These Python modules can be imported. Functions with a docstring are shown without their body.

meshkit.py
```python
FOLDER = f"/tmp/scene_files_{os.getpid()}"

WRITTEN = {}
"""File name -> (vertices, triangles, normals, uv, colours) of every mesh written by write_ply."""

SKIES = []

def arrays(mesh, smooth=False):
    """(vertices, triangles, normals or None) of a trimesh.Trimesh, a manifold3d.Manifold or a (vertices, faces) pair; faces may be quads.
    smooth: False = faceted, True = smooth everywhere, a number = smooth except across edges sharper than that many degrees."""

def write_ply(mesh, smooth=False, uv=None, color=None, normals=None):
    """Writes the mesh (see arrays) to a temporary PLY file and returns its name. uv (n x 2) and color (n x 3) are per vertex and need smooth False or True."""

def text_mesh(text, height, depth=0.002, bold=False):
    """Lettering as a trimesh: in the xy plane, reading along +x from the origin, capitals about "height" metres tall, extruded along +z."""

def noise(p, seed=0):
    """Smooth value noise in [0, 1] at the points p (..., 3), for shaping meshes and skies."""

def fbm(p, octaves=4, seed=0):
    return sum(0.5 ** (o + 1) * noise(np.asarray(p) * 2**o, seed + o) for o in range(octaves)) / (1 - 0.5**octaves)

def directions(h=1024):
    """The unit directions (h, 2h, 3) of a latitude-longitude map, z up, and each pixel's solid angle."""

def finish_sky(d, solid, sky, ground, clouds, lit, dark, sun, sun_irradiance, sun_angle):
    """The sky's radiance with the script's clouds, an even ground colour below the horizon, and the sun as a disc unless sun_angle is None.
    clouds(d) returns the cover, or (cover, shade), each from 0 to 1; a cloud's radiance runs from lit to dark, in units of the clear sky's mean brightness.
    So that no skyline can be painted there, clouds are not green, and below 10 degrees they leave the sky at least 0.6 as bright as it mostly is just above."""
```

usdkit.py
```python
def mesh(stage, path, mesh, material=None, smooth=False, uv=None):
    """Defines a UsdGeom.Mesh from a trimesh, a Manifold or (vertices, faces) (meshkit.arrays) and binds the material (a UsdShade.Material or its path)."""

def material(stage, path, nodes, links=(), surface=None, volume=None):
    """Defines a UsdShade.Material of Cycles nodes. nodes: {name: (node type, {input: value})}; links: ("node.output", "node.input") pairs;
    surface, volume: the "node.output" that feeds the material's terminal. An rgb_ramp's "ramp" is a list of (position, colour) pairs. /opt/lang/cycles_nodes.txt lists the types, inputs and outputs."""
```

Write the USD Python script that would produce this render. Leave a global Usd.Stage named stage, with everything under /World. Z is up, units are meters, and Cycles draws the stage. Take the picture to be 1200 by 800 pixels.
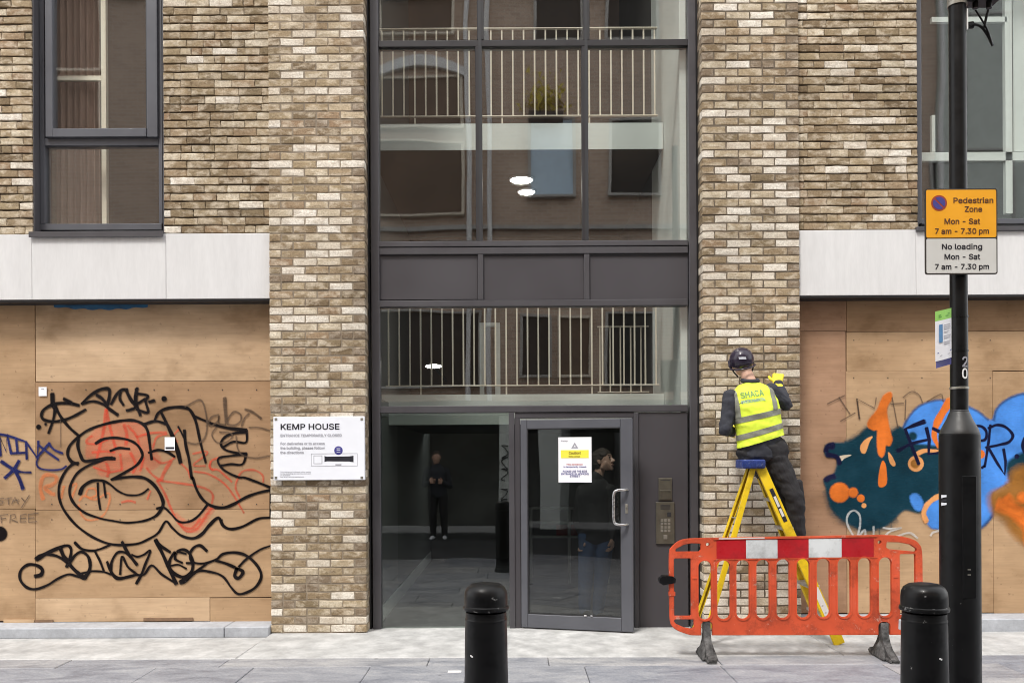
import math, random
import numpy as np
import trimesh, usdkit, meshkit
import manifold3d as m3
from manifold3d import Manifold
from shapely.geometry import Polygon, LineString, Point, box as sbox
from shapely.ops import unary_union
from shapely import affinity
from scipy.interpolate import LinearNDInterpolator, NearestNDInterpolator
from pxr import Usd, UsdGeom, UsdLux, UsdShade, Gf, Sdf, Vt

RND = random.Random(7)
NPR = np.random.default_rng(11)
stage = Usd.Stage.CreateInMemory()
UsdGeom.SetStageUpAxis(stage, 'Z')
UsdGeom.SetStageMetersPerUnit(stage, 1.0)
stage.SetDefaultPrim(UsdGeom.Xform.Define(stage, '/World').GetPrim())
UsdGeom.Scope.Define(stage, '/World/Looks')

# ------------------------------------------------------------------ camera
FOC, DIST, EYE, UC, VC, ROLL = 1050.0, 8.27, 1.6, 600.0, 537.0, math.radians(0.3)
cam = UsdGeom.Camera.Define(stage, '/World/Camera')
cam.AddTranslateOp().Set(Gf.Vec3d(0, -DIST, EYE))
cam.AddRotateXOp().Set(90.0)
cam.AddRotateZOp().Set(-math.degrees(ROLL))
cam.CreateHorizontalApertureAttr(36.0)
cam.CreateVerticalApertureAttr(24.0)
cam.CreateFocalLengthAttr(36.0 * FOC / 1200)
cam.CreateVerticalApertureOffsetAttr((VC - 400) / 1200 * 36.0)
cam.CreateExposureAttr(1.05)


def W(u, v, y=0.0):
    """The point at depth y that the photograph shows at pixel (u, v)."""
    d = DIST + y
    a, b = (u - UC) / FOC, (v - VC) / FOC
    c, s = math.cos(ROLL), math.sin(ROLL)
    return np.array([(a * c - b * s) * d, y, EYE - (a * s + b * c) * d])


def M(name, nodes, links, surface='p.BSDF'):
    return usdkit.material(stage, '/World/Looks/' + name, nodes, links, surface=surface)


# ------------------------------------------------------------------ sky and sun
SUN_AZ, SUN_EL = math.atan2(-0.45, -0.75), math.radians(58)
dome = UsdLux.DomeLight.Define(stage, '/World/sky')
dome.CreateIntensityAttr(1.0)
sky_m = usdkit.material(stage, '/World/Looks/sky_air', {
    'sky': ('sky_texture', {'sky_type': 'single_scattering', 'sun_disc': False, 'sun_elevation': SUN_EL, 'sun_rotation': SUN_AZ, 'aerosol_density': 2.0}),
    'tc': ('texture_coordinate', {}),
    'n': ('noise_texture', {'scale': 2.2, 'detail': 5.0, 'roughness': 0.55}),
    'r': ('rgb_ramp', {'ramp': [(0.0, (8.6, 8.7, 9.0)), (1.0, (11.5, 11.4, 11.2))]}),
    'mx': ('mix', {'mix_type': 'mix', 'fac': 0.9}),
    'bg': ('background_shader', {'strength': 0.1}),
}, [('tc.generated', 'n.vector'), ('n.fac', 'r.fac'), ('sky.color', 'mx.color1'), ('r.color', 'mx.color2'), ('mx.color', 'bg.color')], surface='bg.background')
UsdShade.MaterialBindingAPI.Apply(dome.GetPrim()).Bind(sky_m)
dome.GetPrim().SetCustomDataByKey('kind', 'structure')
sun = UsdLux.DistantLight.Define(stage, '/World/sun')
sun.CreateNormalizeAttr(True)
sun.CreateIntensityAttr(0.42)
sun.CreateAngleAttr(12.0)
sun.CreateColorAttr(Gf.Vec3f(1.0, 0.96, 0.9))
sd = np.array([math.sin(SUN_AZ) * math.cos(SUN_EL), math.cos(SUN_AZ) * math.cos(SUN_EL), math.sin(SUN_EL)])
zax = sd; xax = np.cross([0, 0, 1.0], zax); xax /= np.linalg.norm(xax); yax = np.cross(zax, xax)
sun.AddTransformOp().Set(Gf.Matrix4d(*xax, 0, *yax, 0, *zax, 0, 0, 0, 0, 1))


# ------------------------------------------------------------------ scene helpers
_used = {}


def numbered(parent, name):
    k = (parent, name)
    n = _used.get(k, -1) + 1
    _used[k] = n
    return name if n == 0 else f'{name}_{n:03d}'


def put(prim, label=None, cat=None, group=None, kind=None):
    for k, v in (('label', label), ('category', cat), ('group', group), ('kind', kind)):
        if v:
            prim.SetCustomDataByKey(k, v)
    return prim


_base = {}


def thing(name, label, cat, base=(0, 0, 0), group=None, kind=None, rotz=0.0):
    path = '/World/' + numbered('/World', name)
    x = UsdGeom.Xform.Define(stage, path)
    x.AddTranslateOp().Set(Gf.Vec3d(*map(float, base)))
    if rotz:
        x.AddRotateZOp().Set(rotz)
    _base[path] = np.array(base, float)
    return put(x.GetPrim(), label, cat, group, kind)


def obj(name, mesh, mat, parent=None, smooth=False, label=None, cat=None, group=None, kind=None, alpha=None):
    """One Mesh prim, given in world coordinates, under parent (a prim) or under /World."""
    pp = str(parent.GetPath()) if parent else '/World'
    path = pp + '/' + numbered(pp, name)
    root = '/'.join(pp.split('/')[:3])
    b = _base.get(root)
    if b is not None and not hasattr(mesh, 'local'):
        v, f, _ = meshkit.arrays(mesh)
        mesh = trimesh.Trimesh(v - b, f, process=False)
    m = usdkit.mesh(stage, path, mesh, mat, smooth=smooth)
    if alpha is not None:
        UsdGeom.PrimvarsAPI(m).CreatePrimvar('cover', Sdf.ValueTypeNames.FloatArray, 'vertex').Set(Vt.FloatArray.FromNumpy(np.asarray(alpha, np.float32)))
    return put(m.GetPrim(), label, cat, group, kind)


def copy_thing(src, base, label, group=None, rotz=0.0):
    was = src.GetCustomData()
    r = thing(src.GetName(), label, was['category'], base, group or was.get('group'), None, rotz)
    r.GetReferences().AddInternalReference(src.GetPath())
    r.SetInstanceable(True)
    return r


def cat_(ms):
    return trimesh.util.concatenate(ms)


def tm(v, f):
    return trimesh.Trimesh(np.asarray(v, float), np.asarray(f, int), process=False)


_CUBE_F = [[0, 2, 1], [0, 3, 2], [4, 5, 6], [4, 6, 7], [0, 1, 5], [0, 5, 4], [1, 2, 6], [1, 6, 5], [2, 3, 7], [2, 7, 6], [3, 0, 4], [3, 4, 7]]


def bx(x0, x1, y0, y1, z0, z1, b=0.0):
    """A box, its edges chamfered by b."""
    x0, x1 = min(x0, x1), max(x0, x1); y0, y1 = min(y0, y1), max(y0, y1); z0, z1 = min(z0, z1), max(z0, z1)
    if b <= 0:
        return tm([[x0, y0, z0], [x1, y0, z0], [x1, y1, z0], [x0, y1, z0], [x0, y0, z1], [x1, y0, z1], [x1, y1, z1], [x0, y1, z1]], _CUBE_F)
    b = min(b, (x1 - x0) * .45, (y1 - y0) * .45, (z1 - z0) * .45)
    pts = []
    for sx, X in ((1, x0), (-1, x1)):
        for sy, Y in ((1, y0), (-1, y1)):
            for sz, Z in ((1, z0), (-1, z1)):
                pts += [[X + sx * b, Y + sy * b, Z], [X + sx * b, Y, Z + sz * b], [X, Y + sy * b, Z + sz * b]]
    return trimesh.convex.convex_hull(np.array(pts))


def pbox(u0, v0, u1, v1, yf, yb, b=0.0):
    """A box whose front face (at depth yf) fills the pixels u0..u1, v0..v1."""
    um, vm = (u0 + u1) / 2, (v0 + v1) / 2
    return bx(W(u0, vm, yf)[0], W(u1, vm, yf)[0], yf, yb, W(um, v1, yf)[2], W(um, v0, yf)[2], b)


def beam(p, q, w, t, up=(0, 1, 0), b=0.0):
    """A bar from p to q: t thick along up, w wide across."""
    p, q, up = np.array(p, float), np.array(q, float), np.array(up, float)
    L = np.linalg.norm(q - p); ax = (q - p) / L
    side = np.cross(ax, up); side /= np.linalg.norm(side); up2 = np.cross(side, ax)
    m = bx(-w / 2, w / 2, -t / 2, t / 2, 0, L, b)
    T = np.eye(4); T[:3, 0], T[:3, 1], T[:3, 2], T[:3, 3] = side, up2, ax, p
    if np.linalg.det(T[:3, :3]) < 0:
        T[:3, 0] *= -1
    m.apply_transform(T)
    return m


def spline(pts, n=8, closed=False):
    p = np.array(pts, float)
    if len(p) < 3:
        return p
    P = np.vstack([p[-1], p, p[:2]]) if closed else np.vstack([2 * p[0] - p[1], p, 2 * p[-1] - p[-2]])
    out = []
    for i in range(1, len(P) - 2):
        a, b, c, d = P[i - 1:i + 3]
        for t in np.linspace(0, 1, n, endpoint=False):
            out.append(.5 * ((2 * b) + (c - a) * t + (2 * a - 5 * b + 4 * c - d) * t * t + (3 * b - a - 3 * c + d) * t ** 3))
    if not closed:
        out.append(p[-1])
    return np.array(out)


def tube(pts, r, sides=8):
    p = np.array(pts, float)
    t = np.gradient(p, axis=0); t /= np.linalg.norm(t, axis=1, keepdims=True) + 1e-12
    up = np.array([0, 0, 1.0]) if abs(t[0][2]) < .9 else np.array([1.0, 0, 0])
    a = np.cross(t[0], up); a /= np.linalg.norm(a)
    A = []
    for k in range(len(p)):
        a = a - t[k] * (a @ t[k]); a /= np.linalg.norm(a) + 1e-12
        A.append(a.copy())
    A = np.array(A); B = np.cross(t, A)
    ang = np.arange(sides) * 2 * np.pi / sides
    rr = np.broadcast_to(r, (len(p),))
    v = p[:, None] + rr[:, None, None] * (np.cos(ang)[None, :, None] * A[:, None] + np.sin(ang)[None, :, None] * B[:, None])
    f = []
    for i in range(len(p) - 1):
        for j in range(sides):
            k = (j + 1) % sides
            a0, b0, c0, d0 = i * sides + j, i * sides + k, (i + 1) * sides + k, (i + 1) * sides + j
            f += [[a0, b0, c0], [a0, c0, d0]]
    V = v.reshape(-1, 3)
    n = len(V)
    V = np.vstack([V, p[0], p[-1]])
    for j in range(sides):
        k = (j + 1) % sides
        f += [[n, k, j], [n + 1, (len(p) - 1) * sides + j, (len(p) - 1) * sides + k]]
    return tm(V, f)


def lathe(profile, at=(0, 0, 0), sides=48):
    m = trimesh.creation.revolve(np.array(profile, float), sections=sides)
    m.apply_translation(at)
    return m


def text(s, height, width=None, bold=False, depth=0.0008):
    """Lettering standing upright in the xz plane from the origin, reading along +x, its face towards -y."""
    m = meshkit.text_mesh(s, height, depth, bold)
    v = m.vertices.copy()
    if width:
        v[:, 0] *= width / v[:, 0].max()
    return tm(np.stack([v[:, 0], -v[:, 2], v[:, 1]], 1), m.faces)


def ptext(s, u0, v, h, yf, u1=None, bold=False, depth=0.0008, center=False):
    """Text whose capitals stand on pixel row v, from u0 to u1, h pixels tall, on the plane yf."""
    k = (DIST + yf) / FOC
    m = text(s, h * k, (u1 - u0) * k if u1 else None, bold, depth)
    p = W(u0, v, yf)
    if center:
        p = p - np.array([(m.vertices[:, 0].max()) / 2, 0, 0])
    m.apply_translation(p)
    return m


def extrude_xz(poly, yf, yb):
    """A shapely polygon in (x, z) as a slab from yf (front) to yb."""
    polys = list(getattr(poly, 'geoms', [poly]))
    ms = []
    for g in polys:
        m = trimesh.creation.extrude_polygon(g, yb - yf, engine='earcut')
        v = m.vertices
        ms.append(trimesh.Trimesh(np.stack([v[:, 0], v[:, 2] + yf, v[:, 1]], 1), m.faces[:, ::-1], process=False))
    return cat_(ms)


# ------------------------------------------------------------------ materials
def plain(name, col, rough=.5, var=.12, scale=6., metal=0., bump=0., bscale=None, spec=.5, stretch=None, var2=.0, scale2=40.):
    """A painted or cast surface: its colour drifts a little with noise in world space, with fine relief."""
    lo = tuple(c * (1 - var) for c in col); hi = tuple(min(1, c * (1 + var)) for c in col)
    nodes = {'g': ('geometry', {}), 'mp': ('mapping', {'scale': stretch or (1, 1, 1)}),
             'n': ('noise_texture', {'scale': scale, 'detail': 5., 'roughness': .6}),
             'r': ('rgb_ramp', {'ramp': [(.3, lo), (.7, hi)]}),
             'rr': ('map_range', {'from_min': .3, 'from_max': .7, 'to_min': max(.02, rough - .1), 'to_max': min(1, rough + .1)}),
             'p': ('principled_bsdf', {'metallic': metal, 'specular_ior_level': spec})}
    links = [('g.position', 'mp.vector'), ('mp.vector', 'n.vector'), ('n.fac', 'r.fac'), ('n.fac', 'rr.value'), ('rr.result', 'p.roughness')]
    src = 'r.color'
    if var2:
        nodes['n2'] = ('noise_texture', {'scale': scale2, 'detail': 4., 'roughness': .7})
        nodes['r2'] = ('rgb_ramp', {'ramp': [(.35, (1 - var2,) * 3), (.65, (1 + var2 * .3,) * 3)]})
        nodes['m2'] = ('mix', {'mix_type': 'multiply', 'fac': 1.})
        links += [('mp.vector', 'n2.vector'), ('n2.fac', 'r2.fac'), (src, 'm2.color1'), ('r2.color', 'm2.color2')]
        src = 'm2.color'
    links.append((src, 'p.base_color'))
    if bump:
        nodes['nb'] = ('noise_texture', {'scale': bscale or scale * 8, 'detail': 4., 'roughness': .6})
        nodes['b'] = ('bump', {'strength': .6, 'distance': bump})
        links += [('mp.vector', 'nb.vector'), ('nb.fac', 'b.height'), ('b.normal', 'p.normal')]
    return M(name, nodes, links)


def weathered(name, col, scuff, thr=.64, scale=9., rough=.45, dirt=.35, stretch=(1, 1, 1)):
    """Outdoor plastic or lacquer: faded patches, pale scuffs, splashes of dirt."""
    c = np.array(col)
    return M(name, {'g': ('geometry', {}), 'mp': ('mapping', {'scale': stretch}),
                    'n': ('noise_texture', {'scale': 3., 'detail': 5.}), 'r': ('rgb_ramp', {'ramp': [(.3, tuple(c * .74)), (.55, tuple(c)), (.72, tuple(np.minimum(c * 1.06 + .02, 1)))]}),
                    'n2': ('noise_texture', {'scale': scale, 'detail': 8., 'roughness': .78, 'distortion': .6}), 'r2': ('rgb_ramp', {'ramp': [(thr, (0, 0, 0)), (thr + .05, (.7, .7, .7))]}), 'm2': ('mix', {'mix_type': 'mix', 'color2': scuff}),
                    'n3': ('noise_texture', {'scale': 5.5, 'detail': 7., 'roughness': .75}), 'r3': ('rgb_ramp', {'ramp': [(.50, (1, 1, 1)), (.68, (1 - dirt, 1 - dirt * 1.02, 1 - dirt * 1.05))]}), 'm3': ('mix', {'mix_type': 'multiply', 'fac': 1.}),
                    'rr': ('map_range', {'from_min': .35, 'from_max': .65, 'to_min': rough - .12, 'to_max': rough + .15}), 'b': ('bump', {'strength': .4, 'distance': .0012}), 'p': ('principled_bsdf', {'specular_ior_level': .4})},
             [('g.position', 'mp.vector'), ('mp.vector', 'n.vector'), ('mp.vector', 'n2.vector'), ('mp.vector', 'n3.vector'), ('n.fac', 'r.fac'), ('n2.fac', 'r2.fac'), ('r2.color', 'm2.fac'), ('r.color', 'm2.color1'),
              ('n3.fac', 'r3.fac'), ('m2.color', 'm3.color1'), ('r3.color', 'm3.color2'), ('m3.color', 'p.base_color'), ('n3.fac', 'rr.value'), ('rr.result', 'p.roughness'), ('n2.fac', 'b.height'), ('b.normal', 'p.normal')])


def brick_mat(name, stops, blotch, blotch_amt, island=False, dark=(.115, .080, .048)):
    """Brick clay: each brick's own tone, its own blotches of lime bloom and soot, pitted grain."""
    src = ('g.random_per_island' if island else 'o.random')
    nodes = {'o': ('object_info', {}), 'g': ('geometry', {}),
             'r': ('rgb_ramp', {'ramp': stops}),
             'w': ('math', {'math_type': 'multiply', 'value2': 57.}),
             'mp': ('mapping', {'scale': (1, 1, 1.7)}),
             'n': ('noise_texture', {'dimensions': '4D', 'scale': 8., 'detail': 7., 'roughness': .66, 'distortion': .3}),
             'rn': ('rgb_ramp', {'ramp': [(.47, (0, 0, 0)), (.56, (blotch_amt * .55,) * 3), (.68, (blotch_amt,) * 3)]}),
             'mx': ('mix', {'mix_type': 'mix', 'color2': blotch}),
             'n3': ('noise_texture', {'dimensions': '4D', 'scale': 13., 'detail': 6., 'roughness': .7}),
             'rd': ('rgb_ramp', {'ramp': [(.30, (.75, .75, .75)), (.46, (0, 0, 0))]}),
             'md': ('mix', {'mix_type': 'mix', 'color2': dark}),
             'n2': ('noise_texture', {'scale': 60., 'detail': 5., 'roughness': .72}),
             'r2': ('rgb_ramp', {'ramp': [(.3, (.66, .63, .60)), (.6, (1.06, 1.05, 1.04))]}),
             'm2': ('mix', {'mix_type': 'multiply', 'fac': 1.}),
             'nl': ('noise_texture', {'scale': .9, 'detail': 4.}), 'rl': ('rgb_ramp', {'ramp': [(.34, (.80, .79, .77)), (.62, (1.06, 1.06, 1.06))]}), 'ml': ('mix', {'mix_type': 'multiply', 'fac': 1.}),
             'b': ('bump', {'strength': .8, 'distance': .007}),
             'p': ('principled_bsdf', {'roughness': .92, 'specular_ior_level': .25})}
    return M(name, nodes, [(src, 'r.fac'), (src, 'w.value1'), ('w.value', 'n.w'), ('w.value', 'n3.w'), ('g.position', 'mp.vector'), ('mp.vector', 'n.vector'), ('mp.vector', 'n3.vector'),
                           ('n.fac', 'rn.fac'), ('rn.color', 'mx.fac'), ('n3.fac', 'rd.fac'), ('rd.color', 'md.fac'), ('r.color', 'md.color1'), ('md.color', 'mx.color1'),
                           ('g.position', 'n2.vector'), ('n2.fac', 'r2.fac'), ('mx.color', 'm2.color1'), ('r2.color', 'm2.color2'),
                           ('g.position', 'nl.vector'), ('nl.fac', 'rl.fac'), ('m2.color', 'ml.color1'), ('rl.color', 'ml.color2'), ('ml.color', 'p.base_color'), ('n2.fac', 'b.height'), ('b.normal', 'p.normal')])


def toned(stops, k=.80):
    """The clay colours pulled a little towards grey."""
    return [(p, tuple(k * x + (1 - k) * (.3 * c[0] + .5 * c[1] + .2 * c[2]) for x in c)) for p, c in stops]


BROWN = toned([(0., (.185, .135, .080)), (.2, (.285, .212, .130)), (.4, (.34, .262, .165)), (.55, (.225, .172, .104)), (.7, (.375, .295, .185)), (.85, (.30, .205, .128)), (1., (.41, .33, .215))], .97)
BUFF = toned([(0., (.42, .335, .225)), (.5, (.475, .39, .27)), (1., (.52, .445, .33))], .95)
PALE = toned([(0., (.66, .59, .48)), (.4, (.76, .71, .62)), (.7, (.82, .78, .70)), (1., (.70, .64, .54))], .9)
brick_brown = brick_mat('brick_brown', BROWN, (.68, .60, .48), .8)
brick_buff = brick_mat('brick_buff', BUFF, (.76, .70, .58), .85, dark=(.22, .17, .12))
brick_pale = brick_mat('brick_pale', PALE, (.46, .38, .29), .6, dark=(.40, .32, .24))
brick_any = brick_mat('brick_mixed', [(0., (.24, .185, .13)), (.3, (.33, .265, .19)), (.55, (.28, .22, .16)), (.75, (.42, .35, .27)), (.88, (.66, .61, .55)), (1., (.70, .66, .60))], (.58, .52, .44), .6, island=True)
mortar_brown = plain('mortar_brown', (.235, .19, .14), .95, .18, 9., bump=.004, bscale=90)
mortar_mid = plain('mortar_mid', (.135, .105, .075), .95, .2, 9., bump=.004, bscale=90)
mortar_dark = plain('mortar_dark', (.10, .08, .06), .95, .2, 9., bump=.004, bscale=90)
concrete = plain('band_concrete', (.63, .625, .625), .8, .05, 1.3, bump=.0012, bscale=60, var2=.045, scale2=9, stretch=(4, 1, .7))
plinth_m = plain('plinth_concrete', (.385, .40, .43), .85, .14, 3., bump=.002, bscale=70, var2=.14, scale2=18)
stone_white = plain('threshold_stone', (.44, .44, .435), .78, .14, 2.4, bump=.002, bscale=40, var2=.26, scale2=5, stretch=(1.2, 1., 1))
grey_frame = plain('grey_powder_coat', (.058, .055, .061), .42, .06, 3., bump=.0002, bscale=300)
grey_panel = plain('grey_panel', (.050, .046, .052), .5, .06, 1.5, bump=.0003, bscale=200)
grey_black = plain('grey_black_coat', (.017, .015, .017), .45, .06, 3.)
grey_dark = plain('dark_gasket', (.02, .02, .023), .6, .1)
grey_sash = plain('window_grey', (.083, .086, .100), .42, .06, 3.)
steel = plain('brushed_steel', (.62, .62, .63), .28, .06, 30., metal=1.)
steel_dull = plain('dull_steel', (.30, .285, .25), .42, .12, 20., metal=.7)
black_paint = plain('black_gloss_paint', (.0045, .0045, .005), .36, .3, 7., bump=.0012, bscale=22, spec=.24)
def chipped(name, thr, scale):
    """Old gloss paint, knocked through to grey primer and metal in places."""
    return M(name, {'g': ('geometry', {}), 'n': ('noise_texture', {'scale': scale, 'detail': 6., 'roughness': .72}), 'r': ('rgb_ramp', {'ramp': [(thr, (.0045, .0045, .005)), (thr + .012, (.22, .22, .22))]}),
                    'n2': ('noise_texture', {'scale': 9., 'detail': 5.}), 'rr': ('map_range', {'from_min': .3, 'from_max': .7, 'to_min': .26, 'to_max': .52}), 'b': ('bump', {'strength': .5, 'distance': .0012}),
                    'p': ('principled_bsdf', {'specular_ior_level': .26})},
             [('g.position', 'n.vector'), ('g.position', 'n2.vector'), ('n.fac', 'r.fac'), ('r.color', 'p.base_color'), ('n2.fac', 'rr.value'), ('rr.result', 'p.roughness'), ('n.fac', 'b.height'), ('b.normal', 'p.normal')])


chip_black = chipped('chipped_black', .685, 21.)
chip_collar = chipped('chipped_black_collar', .60, 34.)
white_paint = plain('white_enamel', (.80, .80, .80), .4, .04, 3.)
white_sign = plain('sign_white', (.78, .80, .86), .3, .02, 3.)
ink_black = plain('sign_ink', (.012, .012, .02), .5, .1)
ink_blue = plain('sign_violet_ink', (.05, .045, .24), .5, .1)
ink_grey = plain('sign_grey_ink', (.32, .32, .36), .5, .1)
ink_red = plain('sign_red_ink', (.45, .05, .05), .5, .1)
ink_brown = plain('sign_dark_lettering', (.10, .035, .012), .5, .1)
sign_yellow = plain('sign_amber', (.82, .37, .012), .4, .05, 5.)
sign_grey = plain('sign_pale_grey', (.60, .60, .58), .4, .04, 5.)
plate_black = plain('sign_black_border', (.03, .025, .022), .5, .1)
hivis = plain('hivis_yellow', (.70, .86, .055), .7, .06, 14., bump=.002, bscale=35)
refl_grey = plain('reflective_tape', (.21, .215, .175), .45, .15, 60.)
navy = plain('navy_workwear', (.026, .028, .038), .85, .25, 16., bump=.003, bscale=40)
trouser_black = plain('black_trousers', (.014, .013, .015), .85, .3, 16., bump=.003, bscale=40)
skin = plain('skin', (.55, .33, .24), .5, .08, 20.)
helmet_m = plain('helmet_plastic', (.022, .016, .03), .18, .1, 6.)
glove_m = plain('yellow_glove', (.80, .66, .04), .7, .1, 30., bump=.002, bscale=80)
hair_m = plain('dark_hair', (.045, .030, .022), .7, .3, 60., bump=.002, bscale=150)
denim = plain('blue_denim', (.05, .085, .17), .85, .2, 25., bump=.002, bscale=80)
boot_m = plain('boot_leather', (.02, .018, .017), .6, .2, 12.)
orange_pl = weathered('orange_barrier_plastic', (.58, .082, .03), (.60, .38, .30), .60, 11., .45, .45)
red_tape = weathered('red_reflective_sheet', (.42, .012, .018), (.55, .30, .28), .66, 16., .35)
white_tape = weathered('white_reflective_sheet', (.60, .62, .63), (.40, .40, .40), .62, 16., .4)
rubber = plain('dusty_rubber', (.075, .073, .072), .9, .85, 11., bump=.005, bscale=30, var2=.6, scale2=30)
ladder_yel = weathered('yellow_fibreglass', (.74, .52, .012), (.55, .50, .34), .63, 14., .45, .4)
ladder_alu = plain('ladder_aluminium', (.52, .52, .52), .4, .15, 18., metal=.8)
cap_blue = weathered('blue_plastic_cap', (.02, .045, .22), (.25, .30, .45), .56, 20., .5, .6)
paper = plain('paper_white', (.82, .82, .86), .75, .03, 6.)
paper_yel = plain('paper_yellow', (.80, .72, .06), .75, .05, 6.)
paper_green = plain('paper_green', (.30, .62, .13), .7, .05, 6.)
plastic_blue = plain('blue_sheeting', (.03, .13, .26), .5, .3, 9.)
cream = plain('cream_paint', (.78, .70, .58), .5, .05, 4.)
inner_white = plain('interior_white', (.64, .67, .645), .7, .06, 1.5)
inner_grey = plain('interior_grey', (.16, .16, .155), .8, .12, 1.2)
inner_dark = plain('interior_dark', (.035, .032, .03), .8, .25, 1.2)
inner_umber = plain('interior_umber', (.10, .065, .048), .8, .25, 1.)
inner_brown = plain('interior_brown', (.16, .11, .08), .8, .2, 1.)
floor_dark = plain('lobby_floor', (.028, .028, .03), .5, .25, 3.)
curtain_m = plain('brown_curtain', (.30, .20, .165), .9, .2, 9., stretch=(6, 6, .4))
asphalt = plain('asphalt', (.055, .055, .058), .9, .25, 6., bump=.004, bscale=120)
grout = plain('joint_grout', (.10, .095, .09), .95, .2, 20.)
lamp_glow = M('lit_lamp', {'e': ('emission', {'color': (1., .95, .86), 'strength': 9.})}, [], surface='e.emission')


def glass_mat(name, tint, f0):
    """A window pane: mirror-like by Schlick's law from f0 at each face, see-through otherwise; slightly wavy, as float glass is."""
    return M(name, {'t': ('transparent_bsdf', {'color': tint}), 'gl': ('glossy_bsdf', {'color': (1, 1, 1), 'roughness': 0.0, 'distribution': 'ggx'}),
                    'lw': ('layer_weight', {'blend': .5}), 'pw': ('math', {'math_type': 'power', 'value2': 5.}), 'f': ('math', {'math_type': 'multiply_add', 'value2': 1 - f0, 'value3': f0}),
                    'm': ('mix_closure', {}),
                    'g': ('geometry', {}), 'n': ('noise_texture', {'scale': .9, 'detail': 1.}), 'b': ('bump', {'strength': .25, 'distance': .012})},
             [('g.position', 'n.vector'), ('n.fac', 'b.height'), ('b.normal', 'gl.normal'), ('lw.facing', 'pw.value1'), ('pw.value', 'f.value1'), ('f.value', 'm.fac'), ('t.BSDF', 'm.closure1'), ('gl.BSDF', 'm.closure2')], surface='m.closure')


glass = glass_mat('window_glass', (.955, .97, .96), .085)
glass_door = glass_mat('door_glass', (.66, .69, .69), .075)
glass_lobby = glass_mat('lobby_glass', (.74, .78, .76), .095)


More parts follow.
